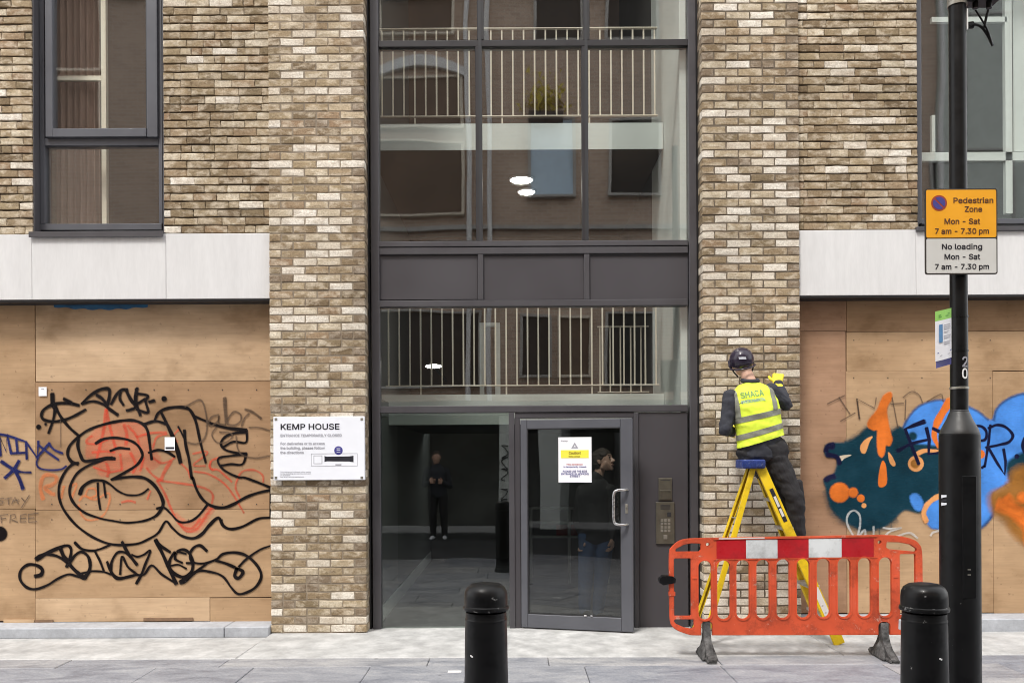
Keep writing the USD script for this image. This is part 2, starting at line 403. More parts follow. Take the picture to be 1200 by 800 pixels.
def paving_mat():
    return M('paving_stone', {
        'o': ('object_info', {}), 'g': ('geometry', {}), 'mp': ('mapping', {'scale': (.7, 1.9, 1)}),
        'r': ('rgb_ramp', {'ramp': [(0., (.215, .225, .252)), (.5, (.262, .268, .285)), (1., (.30, .30, .305))]}),
        'n': ('noise_texture', {'scale': 3.4, 'detail': 7., 'roughness': .68, 'distortion': .7}),
        'rn': ('rgb_ramp', {'ramp': [(.34, (.66, .68, .74)), (.5, (1., 1., 1.02)), (.68, (1.3, 1.27, 1.22))]}),
        'm': ('mix', {'mix_type': 'multiply', 'fac': 1.}),
        'n2': ('noise_texture', {'scale': 42., 'detail': 5., 'roughness': .7}),
        'r2': ('rgb_ramp', {'ramp': [(.3, (.78,) * 3), (.6, (1.05,) * 3)]}),
        'm2': ('mix', {'mix_type': 'multiply', 'fac': 1.}),
        'vo': ('voronoi_texture', {'scale': 2.6}), 'rv': ('rgb_ramp', {'ramp': [(.035, (.5, .5, .5)), (.06, (1, 1, 1))]}), 'm3': ('mix', {'mix_type': 'multiply', 'fac': 1.}),
        'rr': ('map_range', {'from_min': .35, 'from_max': .65, 'to_min': .42, 'to_max': .75}),
        'b': ('bump', {'strength': .5, 'distance': .006}),
        'p': ('principled_bsdf', {})},
        [('g.position', 'mp.vector'), ('mp.vector', 'n.vector'), ('o.random', 'r.fac'), ('n.fac', 'rn.fac'), ('r.color', 'm.color1'), ('rn.color', 'm.color2'),
         ('g.position', 'n2.vector'), ('n2.fac', 'r2.fac'), ('m.color', 'm2.color1'), ('r2.color', 'm2.color2'), ('g.position', 'vo.vector'), ('vo.distance', 'rv.fac'), ('m2.color', 'm3.color1'), ('rv.color', 'm3.color2'), ('m3.color', 'p.base_color'),
         ('n.fac', 'rr.value'), ('rr.result', 'p.roughness'), ('n2.fac', 'b.height'), ('b.normal', 'p.normal')])


paving = paving_mat()


def ply_mat(name, col, seed):
    """Weathered plywood: long horizontal grain, water stains, scuffs."""
    c = np.array(col)
    return M(name, {
        'g': ('geometry', {}), 'mp': ('mapping', {'scale': (1.1, 1, 16.), 'location': (seed * 3.1, 0, seed * 1.7)}),
        'n': ('noise_texture', {'scale': 2.4, 'detail': 6., 'roughness': .62, 'distortion': .5}),
        'r': ('rgb_ramp', {'ramp': [(.3, tuple(c * .90)), (.52, tuple(c)), (.72, tuple(np.minimum(c * 1.08, 1)))]}),
        'ms': ('mapping', {'scale': (1., 1, 1.5), 'location': (seed * 5.3, 0, seed)}),
        'n2': ('noise_texture', {'scale': 1.7, 'detail': 6., 'roughness': .6}),
        'r2': ('rgb_ramp', {'ramp': [(.32, (.66, .62, .56)), (.46, (.95, .94, .93)), (.56, (1.02, 1.02, 1.02)), (.68, (1.18, 1.2, 1.23))]}),
        'm2': ('mix', {'mix_type': 'multiply', 'fac': .9}),
        'n3': ('noise_texture', {'scale': 26., 'detail': 3.}),
        'r3': ('rgb_ramp', {'ramp': [(.66, (0, 0, 0)), (.74, (.5, .5, .5))]}),
        'm3': ('mix', {'mix_type': 'mix', 'color2': tuple(c * .45)}),
        'b': ('bump', {'strength': .35, 'distance': .002}),
        'p': ('principled_bsdf', {'roughness': .78, 'specular_ior_level': .3})},
        [('g.position', 'mp.vector'), ('mp.vector', 'n.vector'), ('n.fac', 'r.fac'), ('g.position', 'ms.vector'), ('ms.vector', 'n2.vector'), ('n2.fac', 'r2.fac'),
         ('r.color', 'm2.color1'), ('r2.color', 'm2.color2'), ('g.position', 'n3.vector'), ('n3.fac', 'r3.fac'), ('r3.color', 'm3.fac'), ('m2.color', 'm3.color1'),
         ('m3.color', 'p.base_color'), ('n.fac', 'b.height'), ('b.normal', 'p.normal')])


ply_pale = ply_mat('plywood_pale', (.515, .36, .225), 1)
ply_mid = ply_mat('plywood_tan', (.415, .272, .155), 2)
ply_deep = ply_mat('plywood_deep', (.355, .22, .122), 3)
ply_red = ply_mat('plywood_reddish', (.36, .215, .132), 4)
ply_edge = plain('plywood_edge', (.20, .12, .07), .9, .2, 20.)


def paint_mat(name, col, amount=1.0, grain=.35):
    """Sprayed or marker paint: a film that covers the board in the middle of the stroke and thins out towards its rim."""
    c = np.array(col)
    return M(name, {
        'a': ('attribute', {'attribute': 'cover'}), 'g': ('geometry', {}),
        'mp': ('mapping', {'scale': (.22, 1., 1.6)}), 'n': ('noise_texture', {'scale': 75., 'detail': 4., 'roughness': .75}),
        'mr': ('map_range', {'from_min': .3, 'from_max': .7, 'to_min': -grain, 'to_max': 0., 'clamp': True}),
        'ad': ('math', {'math_type': 'multiply_add', 'value2': amount * (1 + grain * .5)}),
        'cl': ('clamp', {'min': 0., 'max': 1.}),
        'nc': ('noise_texture', {'scale': 3.2, 'detail': 5., 'roughness': .6}),
        'rc': ('rgb_ramp', {'ramp': [(.32, tuple(c * .66)), (.5, tuple(c)), (.68, tuple(np.minimum(c * 1.25 + .004, 1)))]}),
        't': ('transparent_bsdf', {}), 'p': ('principled_bsdf', {'roughness': .6, 'specular_ior_level': .12}), 'm': ('mix_closure', {})},
        [('g.position', 'mp.vector'), ('mp.vector', 'n.vector'), ('g.position', 'nc.vector'), ('nc.fac', 'rc.fac'), ('rc.color', 'p.base_color'), ('n.fac', 'mr.value'), ('a.fac', 'ad.value1'), ('mr.result', 'ad.value3'), ('ad.value', 'cl.value'),
         ('cl.result', 'm.fac'), ('t.BSDF', 'm.closure1'), ('p.BSDF', 'm.closure2')], surface='m.closure')


pt_black = paint_mat('paint_black', (.005, .003, .0035), 1.15, .3)
pt_thin = paint_mat('paint_dark_brown', (.07, .045, .03), .75, .3)
pt_blue = paint_mat('paint_navy', (.012, .016, .085), 1.0, .4)
pt_red = paint_mat('paint_red', (.55, .06, .03), .58, .4)
pt_pink = paint_mat('paint_pink_haze', (.60, .155, .085), .42, .35)
pt_orange_faint = paint_mat('paint_faint_orange', (.58, .16, .05), .55, .35)
pt_teal = paint_mat('paint_teal', (.003, .032, .052), 1.02, .3)
pt_sky = paint_mat('paint_sky_blue', (.065, .235, .66), 1.0, .38)
pt_orange = paint_mat('paint_orange', (.64, .155, .022), 1.0, .36)
pt_peach = paint_mat('paint_peach', (.66, .30, .11), 1.0, .3)
pt_white = paint_mat('paint_white', (.60, .62, .62), .62, .5)
pt_shade = paint_mat('paint_blue_shade', (.012, .04, .12), .6, .4)
pt_haze = paint_mat('paint_teal_overspray', (.004, .03, .045), .55, .5)
pt_navy2 = paint_mat('paint_dark_navy', (.004, .005, .03), 1.1, .2)
pt_olive = paint_mat('paint_brown_haze', (.30, .125, .022), .85, .3)
pt_ink = paint_mat('paint_pencil', (.10, .07, .05), .8, .3)

# ------------------------------------------------------------------ ground
obj('ground', bx(-150, 150, -150, 150, -1.2, -.17), asphalt, kind='structure', label='dark asphalt roadway behind the paving', cat='road')
pav = thing('pavement', 'pale grey stone paving in front of the building', 'pavement', (0, -3, 0), kind='structure')
obj('bedding', bx(-9, 9, -5.6, 0.4, -.165, -.03), grout, pav)
STRIP_Y = -1.03
XL, XR = W(316, 400, 0)[0] - .006, W(937.5, 400, 0)[0] + .006


def slab(x0, x1, y0, y1, zf, zb, mat, name='paving_slab', b=.006):
    """A stone whose top runs from zf at its front to zb at its back."""
    b = min(b, .4 * (y1 - y0))
    v = np.array([[x0, y0, -.03], [x1, y0, -.03], [x1, y1, -.03], [x0, y1, -.03],
                  [x0, y0, zf - b], [x1, y0, zf - b], [x1, y1, zb - b], [x0, y1, zb - b],
                  [x0 + b, y0 + b, zf], [x1 - b, y0 + b, zf], [x1 - b, y1 - b, zb], [x0 + b, y1 - b, zb]])
    f = [[0, 2, 1], [0, 3, 2]]
    for a, c in ((0, 4), (4, 8)):
        for k in range(4):
            n = (k + 1) % 4
            f += [[a + k, a + n, c + n], [a + k, c + n, c + k]]
    f += [[8, 9, 10], [8, 10, 11]]
    obj(name, tm(v, f), mat, pav)


slab(-8.2, XL - .002, STRIP_Y, -.062, 0, -.022, stone_white, 'threshold_stone', .012)
slab(XL + .003, XR - .001, STRIP_Y + .004, .42, 0.001, 0, stone_white, 'threshold_stone', .01)
slab(XR + .002, 8.2, STRIP_Y - .003, -.062, 0, -.005, stone_white, 'threshold_stone', .012)
y1 = STRIP_Y - .013
rows = [.30, .62, .62, .62, .62, .62, .6, .55]
starts = [-8.9, -8.4, -8.75, -8.1, -8.6, -8.2, -8.5, -8.3]
for r, (dep, x) in enumerate(zip(rows, starts)):
    y0 = y1 - dep
    if r == 0:
        cuts = [-8.6, -6.9, -5.2, -3.55, -2.28, -.67, .28, 1.62, 3.0, 4.3, 5.6, 7.2, 8.8]
    else:
        cuts = [x]
        while cuts[-1] < 8.4:
            cuts.append(cuts[-1] + RND.choice([.75, .9, 1.05, 1.25]))
    for a, c in zip(cuts, cuts[1:]):
        dz = RND.uniform(-.004, .002)
        slab(a + .0025, c - .0025, y0 + .0025, y1 - .0025, dz, dz, paving, 'paving_slab', .005)
    y1 = y0
# small pale mark on the paving
mk = W(528, 786, 0)
MY = -DIST + FOC * EYE / (786.5 - VC) 
obj('painted_mark', bx(-.49, -.39, MY - .028, MY + .028, .0025, .0045), white_paint, pav)

# ------------------------------------------------------------------ brickwork
COURSE = .0751
BR_N = 0


def brick_mesh(x0, x1, z0, z1, yf, yb, rough=.0035):
    """One hand-made brick: a ragged octagonal face, rolled arrises, straight sides."""
    def ring(ix, iz, y, jit):
        a, b, c, d = x0 + ix, x1 - ix, z0 + iz, z1 - iz
        xm, zm = (a + b) / 2 + RND.uniform(-.02, .02), (c + d) / 2
        pts = [(a, c), (xm, c), (b, c), (b, zm), (b, d), (xm, d), (a, d), (a, zm)]
        return [[p + RND.uniform(-jit, jit), y + RND.uniform(-jit, jit) * .5, q + RND.uniform(-jit, jit)] for p, q in pts]
    R = [ring(0, 0, yb, 0), ring(0, 0, yf + .006, rough), ring(.005, .004, yf, rough * .8)]
    v = R[0] + R[1] + R[2] + [[(x0 + x1) / 2, yf - RND.uniform(0, .0025), (z0 + z1) / 2]]
    f = []
    for k in range(2):
        for j in range(8):
            n = (j + 1) % 8
            a, b, c, d = k * 8 + j, k * 8 + n, (k + 1) * 8 + n, (k + 1) * 8 + j
            f += [[a, b, c], [a, c, d]]
    f += [[24, 16 + j, 16 + (j + 1) % 8] for j in range(8)]
    return tm(v, f)


def lay(parent, bricks, pale_share, keep=300):
    """bricks: (x0, x1, z0, z1, front, back, in view, pale bias). The ones in view become parts, up to keep of them; the others one part."""
    seen = [b for b in bricks if b[6]]
    rest = [b for b in bricks if not b[6]]
    seen.sort(key=lambda b: -(b[1] - b[0]))
    rest += seen[keep:]
    for b in seen[:keep]:
        t = RND.random()
        ps = pale_share(b)
        mat = brick_pale if t < ps else brick_buff if t < ps + (.34 if ps > .4 else .20) else brick_brown
        obj('brick', brick_mesh(*b[:6]), mat, parent)
    if rest:
        obj('outer_bricks', cat_([brick_mesh(*b[:6]) for b in rest]), brick_any, parent, kind='stuff')


TOPZ = 6.55
PX = {}


def pier(label, u0, u1, share):
    x0, x1 = W(u0, 400, 0)[0], W(u1, 400, 0)[0]
    t = thing('brick_pier', label, 'brick pier', ((x0 + x1) / 2, 0, 0), 'brick piers beside the entrance')
    L = (x1 - x0) / 4
    obj('mortar_core', bx(x0 + .004, x1 - .004, .0045, .42, 0, TOPZ), mortar_brown if u0 < 600 else mortar_mid, t)
    out, z, k = [], .004, 0
    while z < TOPZ - .06:
        edges = [0, 1, 2, 3, 4] if k % 2 else [0, .5, 1.5, 2.5, 3.5, 4]
        if RND.random() < .16:
            i = RND.randrange(1, len(edges) - 1)
            edges = edges[:i] + [edges[i] - .5 + RND.uniform(-.02, .02)] + edges[i:] if edges[i] - edges[i - 1] > .9 else edges
        for a, b in zip(edges, edges[1:]):
            jl = .0 if a == 0 else .005; jr = .0 if b == 4 else .005
            zz = RND.uniform(-.0015, .0015)
            out.append((x0 + a * L + jl, x0 + b * L - jr, z + .0055 + zz, z + COURSE - .0055 + zz, RND.uniform(-.003, .0025), .205 if (b - a < .55 and (a == 0 or b == 4)) else .10, z < 5.80, 0))
        z += COURSE; k += 1
    lay(t, out, share)
    return x0, x1


PIER_L = pier('brown stock brick pier left of the glazed entrance, carrying the white sign', 316, 428, lambda b: .20)
PIER_R = pier('brown and cream brick pier right of the entrance, behind the worker on the ladder', 824, 937.5,
              lambda b: .50 if b[2] < 1.85 else .32 if b[2] < 2.25 else .25)


def upper_wall(label, spans, zb, yf, names, share):
    xs = [s[0] for s in spans] + [s[1] for s in spans]
    t = thing('brick_wall', label, 'brick wall', (sum(xs) / len(xs), yf, zb), 'brown brick walling above the concrete bands')
    for a, b in spans:
        obj('mortar_bed', bx(a + .002, b - .002, yf + .016, yf + .45, zb, TOPZ), mortar_dark, t)
    out, z = [], zb + .004
    while z < TOPZ - .06:
        for a, b in spans:
            x = a
            first = True
            while x < b - .02:
                l = RND.choice([.215, .215, .225, .215, .10, .16]) if not first else RND.choice([.215, .10, .16, .06])
                first = False
                e = min(x + l, b)
                if b - e < .05:
                    e = b
                vis = e > -4.78 and x < 4.78 and z < 5.86
                out.append((x + (.0012 if x > a else 0), e - (.0012 if e < b else 0), z + .006 + RND.uniform(-.002, .002), z + COURSE - .0065 + RND.uniform(-.002, .002), yf + RND.uniform(-.003, .003), yf + .1, vis, 0))
                x = e
        z += COURSE
    lay(t, out, share)
    return t


YW = .06
WLx0, WLx1 = W(37.5, 140, YW)[0], W(191.5, 140, YW)[0]
WRx0 = W(1075, 140, YW)[0]
ZBL = W(150, 274.5, YW)[2]; ZBR = W(1000, 270, YW)[2]
upper_wall('brown brick wall around the narrow two pane window, left', [(-5.6, WLx0), (WLx1, PIER_L[0] - .002)], ZBL, YW, None, lambda b: .09)
upper_wall('brown brick wall between the right pier and the wide window, above the band', [(PIER_R[1] + .002, WRx0)], ZBR, YW, None, lambda b: .09)


def band(label, cuts, z0, z1, grp='pale concrete bands under the upper windows'):
    t = thing('concrete_band', label, 'concrete band', (cuts[0], .05, z0), grp)
    for a, b in zip(cuts, cuts[1:]):
        obj('concrete_panel', bx(a + .001, b - .001, .04 + RND.uniform(-.001, .001), .45, z0, z1 - .002, .003), concrete, t)
    obj('soffit_trim', bx(cuts[0], cuts[-1], .05, .40, z0 - .018, z0 - .002), grey_dark, t)


band('pale concrete band below the narrow left window', [-5.6, W(38, 310, .05)[0], W(195, 310, .05)[0], PIER_L[0] - .002], W(150, 350.5, .04)[2], ZBL)
band('pale concrete band below the wide right window, behind the traffic sign', [PIER_R[1] + .002, W(1073, 310, .05)[0], 5.6], W(1000, 346, .04)[2], ZBR)


def plinth(label, cuts, z0, z1, dz):
    t = thing('concrete_plinth', label, 'plinth', (cuts[0], -.05, 0), 'low concrete plinths under the plywood')
    for a, b in zip(cuts, cuts[1:]):
        obj('plinth_block', bx(a + .002, b - .002, -.058 + RND.uniform(0, .008), .40, -.03, z1 + RND.uniform(-.002, 0), .008), plinth_m, t)


plinth('low blue grey concrete plinth under the left plywood', [-5.8, W(263, 735, -.05)[0], PIER_L[0] - .004], 0, W(150, 728, .24)[2] - .001, 0)
plinth('low blue grey concrete plinth under the right plywood, behind the lamp post', [PIER_R[1] + .004, 5.8], 0, W(1100, 718.5, .24)[2] - .001, 0)

# ------------------------------------------------------------------ windows on the upper floor
YG = .19
w = thing('casement_window', 'narrow grey framed window with opening sash over a fixed pane, upper left', 'window', W(115, 272, YG), 'grey windows of the upper floor')
zt = TOPZ
obj('frame', cat_([pbox(46.5, -90, 51.5, 262, YG - .02, YG + .1), pbox(185.5, -90, 189.5, 262, YG - .02, YG + .1),
                   pbox(46.5, 262, 189.5, 269.5, YG - .022, YG + .1, .004), pbox(51.5, 161.8, 185.5, 170.5, YG - .012, YG + .1, .004)]), grey_sash, w)
obj('reveal_lining', cat_([bx(WLx0 + .002, WLx0 + .012, YW + .012, YG + .1, ZBL + .03, zt), bx(WLx1 - .012, WLx1 - .002, YW + .012, YG + .1, ZBL + .03, zt)]), grey_frame, w)
s = obj('sash', cat_([pbox(52.5, -90, 61, 160.5, YG - .05, YG + .05, .004), pbox(171.5, -90, 184, 160.5, YG - .05, YG + .05, .004), pbox(61.3, 150.3, 171.2, 160.3, YG - .051, YG + .05, .004)]), grey_sash, w)
obj('gasket', cat_([pbox(60.5, -88, 62, 150.5, YG - .03, YG, 0), pbox(170.6, -88, 172, 150.5, YG - .03, YG, 0)]), grey_dark, s)
obj('pane', pbox(60.5, -88, 172, 151, YG - .012, YG + .012), glass, s)
obj('pane', pbox(51.2, 170, 186, 262.3, YG + .02, YG + .044), glass, w)
a, b = W(37, 272, YW)[0], W(193, 272, YW)[0]
obj('sill', cat_([bx(a - .002, b + .002, YW - .045, YG + .1, ZBL + .004, ZBL + .016, .003), bx(a - .002, b + .002, YW - .05, YW - .042, ZBL - .035, ZBL + .017, .002)]), grey_frame, w)
obj('curtain', tm(*(lambda n: ([[x, YG + .34 + .025 * math.sin(i * 1.1) + .01 * math.sin(i * .37), z] for z in (ZBL + .02, zt) for i, x in enumerate(np.linspace(W(50, 150, .55)[0] - .1, W(117, 150, .55)[0], n))],
                              [q for k in range(n - 1) for q in ([k, k + 1, n + k + 1], [k, n + k + 1, n + k])]))(60)), curtain_m, w)

obj('inner_post', pbox(118.5, -88, 124, 262, .42, .47), cream, w)
obj('inner_bar', pbox(62, 89, 118.3, 94.5, .43, .46), cream, w)
wr = thing('wide_window', 'wide pale glazed window with slim grey frame, upper right behind the lamp post', 'window', W(1150, 265, YG), 'grey windows of the upper floor')
obj('frame', cat_([pbox(1073, -90, 1080, 262, YG - .03, YG + .1, .004), pbox(1080.2, 256, 1330, 262, YG - .03, YG + .1, .004), pbox(1324, -90, 1330, 256, YG - .03, YG + .1)]), grey_sash, wr)
obj('reveal_lining', bx(WRx0 + .002, WRx0 + .012, YW + .012, YG + .1, ZBR + .03, zt), grey_frame, wr)
obj('pane', pbox(1079.6, -88, 1325, 256.5, YG - .012, YG + .012), glass, wr)
obj('sill', bx(W(1072, 265, YW)[0], 5.6, YW - .045, YG + .1, ZBR - .02, ZBR + .022, .004), grey_frame, wr)
obj('inner_frame', cat_([pbox(1178, -88, 1186, 250, .5, .55), pbox(1080, 178, 1330, 188, .5, .56), pbox(1092, 20, 1180, 26, .5, .54), pbox(1092, 135, 1096, 178, .52, .56)]), inner_white, wr)
obj('roller_blind', pbox(1187, -88, 1330, 177, .58, .59), inner_white, wr)

# rooms behind the two upper windows
rooms = thing('upper_rooms', 'dim rooms seen through the upper windows', 'room', (0, 1, 3.8), kind='structure')
obj('room_wall', cat_([bx(-6.2, -1.9, 2.6, 2.7, 3.4, 7.2), bx(-6.2, -6.1, .5, 2.6, 3.4, 7.2), bx(-2.0, -1.9, .5, 2.6, 3.4, 7.2)]), inner_brown, rooms)
obj('room_wall', cat_([bx(2.3, 7.2, 2.6, 2.7, 3.4, 7.2), bx(7.1, 7.2, .5, 2.6, 3.4, 7.2), bx(2.3, 2.4, .5, 2.6, 3.4, 7.2)]), inner_grey, rooms)
obj('room_floor', cat_([bx(-6.2, -1.9, .46, 2.7, 3.3, 3.4), bx(2.3, 7.2, .46, 2.7, 3.3, 3.4)]), inner_dark, rooms)
obj('room_ceiling', cat_([bx(-6.2, -1.9, .3, 2.7, 7.2, 7.3), bx(2.3, 7.2, .3, 2.7, 7.2, 7.3)]), inner_grey, rooms)
# the storeys over the frame's top edge
obj('upper_storeys', cat_([bx(-7, PIER_L[1], .07, .6, 7.3, 11.5), bx(PIER_R[0], 7, .07, .6, 7.3, 11.5), bx(-7, 7, .6, 5.2, 11.3, 11.5), bx(-7, -5.62, .05, .6, 0, 7.3), bx(5.62, 7, .05, .6, 0, 7.3),
                           bx(-5.6, WLx0, .10, .5, TOPZ, 7.3), bx(WLx1, PIER_L[0], .10, .5, TOPZ, 7.3), bx(PIER_R[1], WRx0, .10, .5, TOPZ, 7.3), bx(WLx0, WLx1, .2, .5, TOPZ, 7.3), bx(WRx0, 5.62, .2, .5, TOPZ, 7.3), bx(PIER_L[0], PIER_L[1], .01, .5, TOPZ, 7.3), bx(PIER_R[0], PIER_R[1], .01, .5, TOPZ, 7.3)]),
    brick_any, label='brick storeys continuing above the windows', cat='building', kind='structure')

# ------------------------------------------------------------------ the glazed entrance screen
YF = .18; YP = .215
sc = thing('glazed_screen', 'tall dark grey metal entrance screen of windows and panels between the brick piers', 'glazed screen', W(620, 741, YF))


def member(name, boxes, mat=grey_frame, parent=sc):
    obj(name, cat_(boxes), mat, parent)


for nm, u0, u1, du in (('post', 433.5, 443.0, 0), ('post', 806.5, 815.5, 0)):
    obj(nm, pbox(u0, -620, u1, 742, YF - .012, YF + .12, .004), grey_frame, sc)
obj('closer_strip', cat_([bx(PIER_L[1] + .001, W(433.3, 400, YF)[0], YF + .012, YF + .1, 0, 11.3), bx(W(815.7, 400, YF)[0], PIER_R[0] - .001, YF + .012, YF + .1, 0, 11.3)]), grey_dark, sc)
for u0, u1 in ((557.3, 565.0), (682.0, 689.3)):
    obj('mullion', pbox(u0, -620, u1, 46.6, YF, YF + .1, .004), grey_black, sc)
    obj('mullion', pbox(u0, 54.3, u1, 282, YF, YF + .1, .004), grey_black, sc)
    obj('gasket', pbox(u0 + 1.8, -620, u1 - 1.8, 282, YF - .004, YF - .0008), grey_dark, sc)
obj('transom', pbox(443.2, 46.8, 806.3, 54.2, YF + .003, YF + .1, .003), grey_black, sc)
obj('transom', pbox(443.2, 282, 806.3, 288.3, YF - .008, YF + .11, .004), grey_frame, sc)
obj('transom', pbox(443.2, 289.3, 806.3, 297.3, YF - .003, YF + .11, .004), grey_frame, sc)
obj('transom', pbox(443.2, 351.2, 806.3, 358.6, YF - .004, YF + .11, .004), grey_frame, sc)
obj('transom', pbox(443.2, 475, 806.3, 482.8, YF - .004, YF + .11, .004), grey_frame, sc)
for u0, u1 in ((560.0, 566.4), (684.6, 691.0)):
    obj('mullion', pbox(u0, 297.5, u1, 351, YF, YF + .1, .004), grey_frame, sc)
for u0, u1 in ((443.2, 559.8), (566.6, 684.4), (691.2, 806.3)):
    obj('spandrel_panel', pbox(u0, 297.5, u1, 351, YF + .022, YF + .07, .002), grey_panel, sc)
    obj('gasket', pbox(u0, 297.3, u1, 299.2, YF + .012, YF + .0215), grey_dark, sc)
for v0, v1 in ((-620, 46.6), (54.4, 281.9)):
    for u0, u1 in ((443.1, 557.2), (565.1, 681.9), (689.4, 806.4)):
        obj('pane', pbox(u0, v0, u1, v1, YP, YP + .024), glass, sc)
obj('pane', pbox(443.1, 358.7, 806.4, 474.9, YP, YP + .024), glass, sc)
obj('pane', pbox(443.1, 483, 596.7, 737.4, YP, YP + .024), glass_lobby, sc)
obj('mullion', pbox(596.8, 483, 603.4, 742, YF - .002, YF + .1, .004), grey_frame, sc)
obj('bottom_rail', pbox(443.2, 737.4, 596.6, 742.4, YF - .006, YF + .1, .004), grey_frame, sc)
obj('door_jamb', cat_([pbox(603.6, 489.5, 610, 741.5, YF + .01, YF + .1, .002), pbox(603.6, 483, 743.2, 489.3, YF + .008, YF + .1, .002), pbox(740.5, 489.5, 743.2, 741.5, YF + .01, YF + .1)]), grey_panel, sc)
obj('mullion', pbox(743.4, 483, 749, 742, YF - .002, YF + .1, .004), grey_frame, sc)
obj('side_panel', pbox(749.2, 483, 806.3, 741, YF + .012, YF + .09, .002), grey_panel, sc)

# ------------------------------------------------------------------ the door, a little ajar
hinge = W(611, 740, YF - .002)
d0 = W(739.5, 740, YF - .002)
ANG = math.degrees(math.asin(.27 / (d0[0] - hinge[0])))
dr = thing('entrance_door', 'grey framed glass entrance door standing slightly ajar, with a notice on it', 'door', (hinge[0], YF - .004, .012), rotz=-ANG)
DW = (d0[0] - hinge[0]) / math.cos(math.radians(ANG)) * .985
DH = W(611, 492, YF)[2] - .012


class Local(trimesh.Trimesh):
    local = True


def loc(m):
    v, f, _ = meshkit.arrays(m)
    r = Local(v, f, process=False)
    return r


st1, st2, tr, brl = .062, .108, .083, .125
obj('stile', loc(bx(0, st1, -.0, .055, 0, DH, .004)), grey_sash, dr)
obj('stile', loc(bx(DW - st2, DW, -.0, .055, 0, DH, .004)), grey_sash, dr)
obj('rail', loc(bx(st1 + .001, DW - st2 - .001, .001, .054, DH - tr, DH, .004)), grey_sash, dr)
obj('rail', loc(bx(st1 + .001, DW - st2 - .001, .001, .054, 0, brl, .004)), grey_sash, dr)
obj('gasket', loc(cat_([bx(st1, DW - st2, .006, .02, DH - tr - .008, DH - tr - .0005), bx(st1, DW - st2, .006, .02, brl + .0005, brl + .008), bx(st1 + .0005, st1 + .008, .006, .02, brl + .008, DH - tr - .008), bx(DW - st2 - .008, DW - st2 - .0005, .006, .02, brl + .008, DH - tr - .008)])), grey_dark, dr)
obj('pane', loc(bx(st1 + .001, DW - st2 - .001, .022, .042, brl + .001, DH - tr - .001)), glass_door, dr)
hz0, hz1 = W(730, 614, YF - .25)[2] - .012, W(730, 573.5, YF - .25)[2] - .012
hx = DW - .045
hp = spline([[hx, 0, hz1], [hx - .03, -.045, hz1], [hx - .085, -.075, hz1 - .004], [hx - .115, -.08, hz1 - .035], [hx - .118, -.08, (hz0 + hz1) / 2], [hx - .115, -.08, hz0 + .035], [hx - .085, -.075, hz0 + .004], [hx - .03, -.045, hz0], [hx, 0, hz0]], 6)
obj('handle', loc(tube(hp, .0125, 12)), steel, dr, smooth=50)
obj('lock', loc(cat_([bx(DW - .068, DW - .045, -.004, 0, hz0 + .1, hz0 + .185, .003), lathe([[0, 0], [.009, 0], [.009, .012], [0, .012]], (0, 0, 0), 16).apply_transform(trimesh.transformations.rotation_matrix(math.pi / 2, [1, 0, 0])).apply_translation((DW - .056, -.003, hz0 + .16))])), steel_dull, dr)
obj('bottom_clip', loc(cat_([bx(.60, .625, -.006, .0, brl + .0, brl + .014, .002), bx(.66, .68, -.006, 0, brl, brl + .012, .002)])), steel, dr)

# the notice taped inside the door glass
k = DW / 128.5
nb = np.array([hinge[0], YF - .004, .012])
nt = thing('door_notice', 'white paper notice with yellow caution band on the door glass', 'notice', nb, rotz=-ANG)


def dl(u):
    return (u - 611) * k


def dz(v):
    return W(674, v, YF - .12)[2] - .012


obj('sheet', loc(bx(dl(655), dl(693.2), .0165, .018, dz(565), dz(512))), paper, nt)
obj('caution_band', loc(bx(dl(658), dl(690), .0152, .0162, dz(536.5), dz(527))), paper_yel, nt)


def dtext(s, u0, u1, v, h, mat, name='lettering'):
    m = text(s, h * k, (u1 - u0) * k, True, .0004)
    m.apply_translation((dl(u0), .0148, dz(v)))
    obj(name, loc(m), mat, nt)


tri = Polygon([(dl(670), dz(525)), (dl(678), dz(525)), (dl(674), dz(518))])
obj('warning_symbol', loc(extrude_xz(tri.difference(tri.buffer(-.012).intersection(sbox(-9, dz(524), 9, dz(521)))), .0150, .0162)), ink_grey, nt)
dtext('Caution!', 667, 681, 532, 3.0, ink_brown)
dtext('Works overhead', 667, 680, 535.4, 1.6, ink_brown)
dtext('This entrance', 664, 683, 544.6, 1.6, ink_red)
dtext('is temporarily closed', 661, 687, 547.4, 1.6, ink_blue)
dtext('PLEASE USE THE SIDE', 660, 688, 553, 2.1, ink_blue)
dtext('ENTRANCE IN HOPKINS', 658, 690, 556, 2.1, ink_blue)
dtext('STREET', 668, 680, 558.8, 2.1, ink_blue)
dtext('Kemp', 658, 666, 517, 1.6, ink_grey)

# ------------------------------------------------------------------ entry panels
ic = thing('card_reader', 'small brass coloured reader plate, upper of the two on the grey side panel', 'card reader', W(780, 586, YF))
bronze = plain('bronze_plate', (.115, .105, .082), .45, .15, 20., metal=.5)
obj('plate', pbox(771.8, 559.6, 787.6, 586, YF - .004, YF + .0118, .003), bronze, ic)
obj('reader_pad', pbox(773, 574, 786.6, 585, YF - .012, YF - .0042, .004), plain('reader_bronze', (.10, .09, .07), .4, .2, 30., metal=.5), ic)
obj('slot', pbox(774, 562, 785.6, 562.8, YF - .0055, YF - .0042), grey_dark, ic)
ic = thing('door_intercom', 'flat steel door intercom with keypad, lower of the two plates', 'intercom', W(780, 637, YF))
obj('plate', pbox(768.8, 588, 790.6, 637, YF - .006, YF + .0118, .003), bronze, ic)
obj('speaker_grille', cat_([pbox(774, 591 + i * 1.5, 785.5, 591.7 + i * 1.5, YF - .0075, YF - .0062) for i in range(4)]), grey_dark, ic)
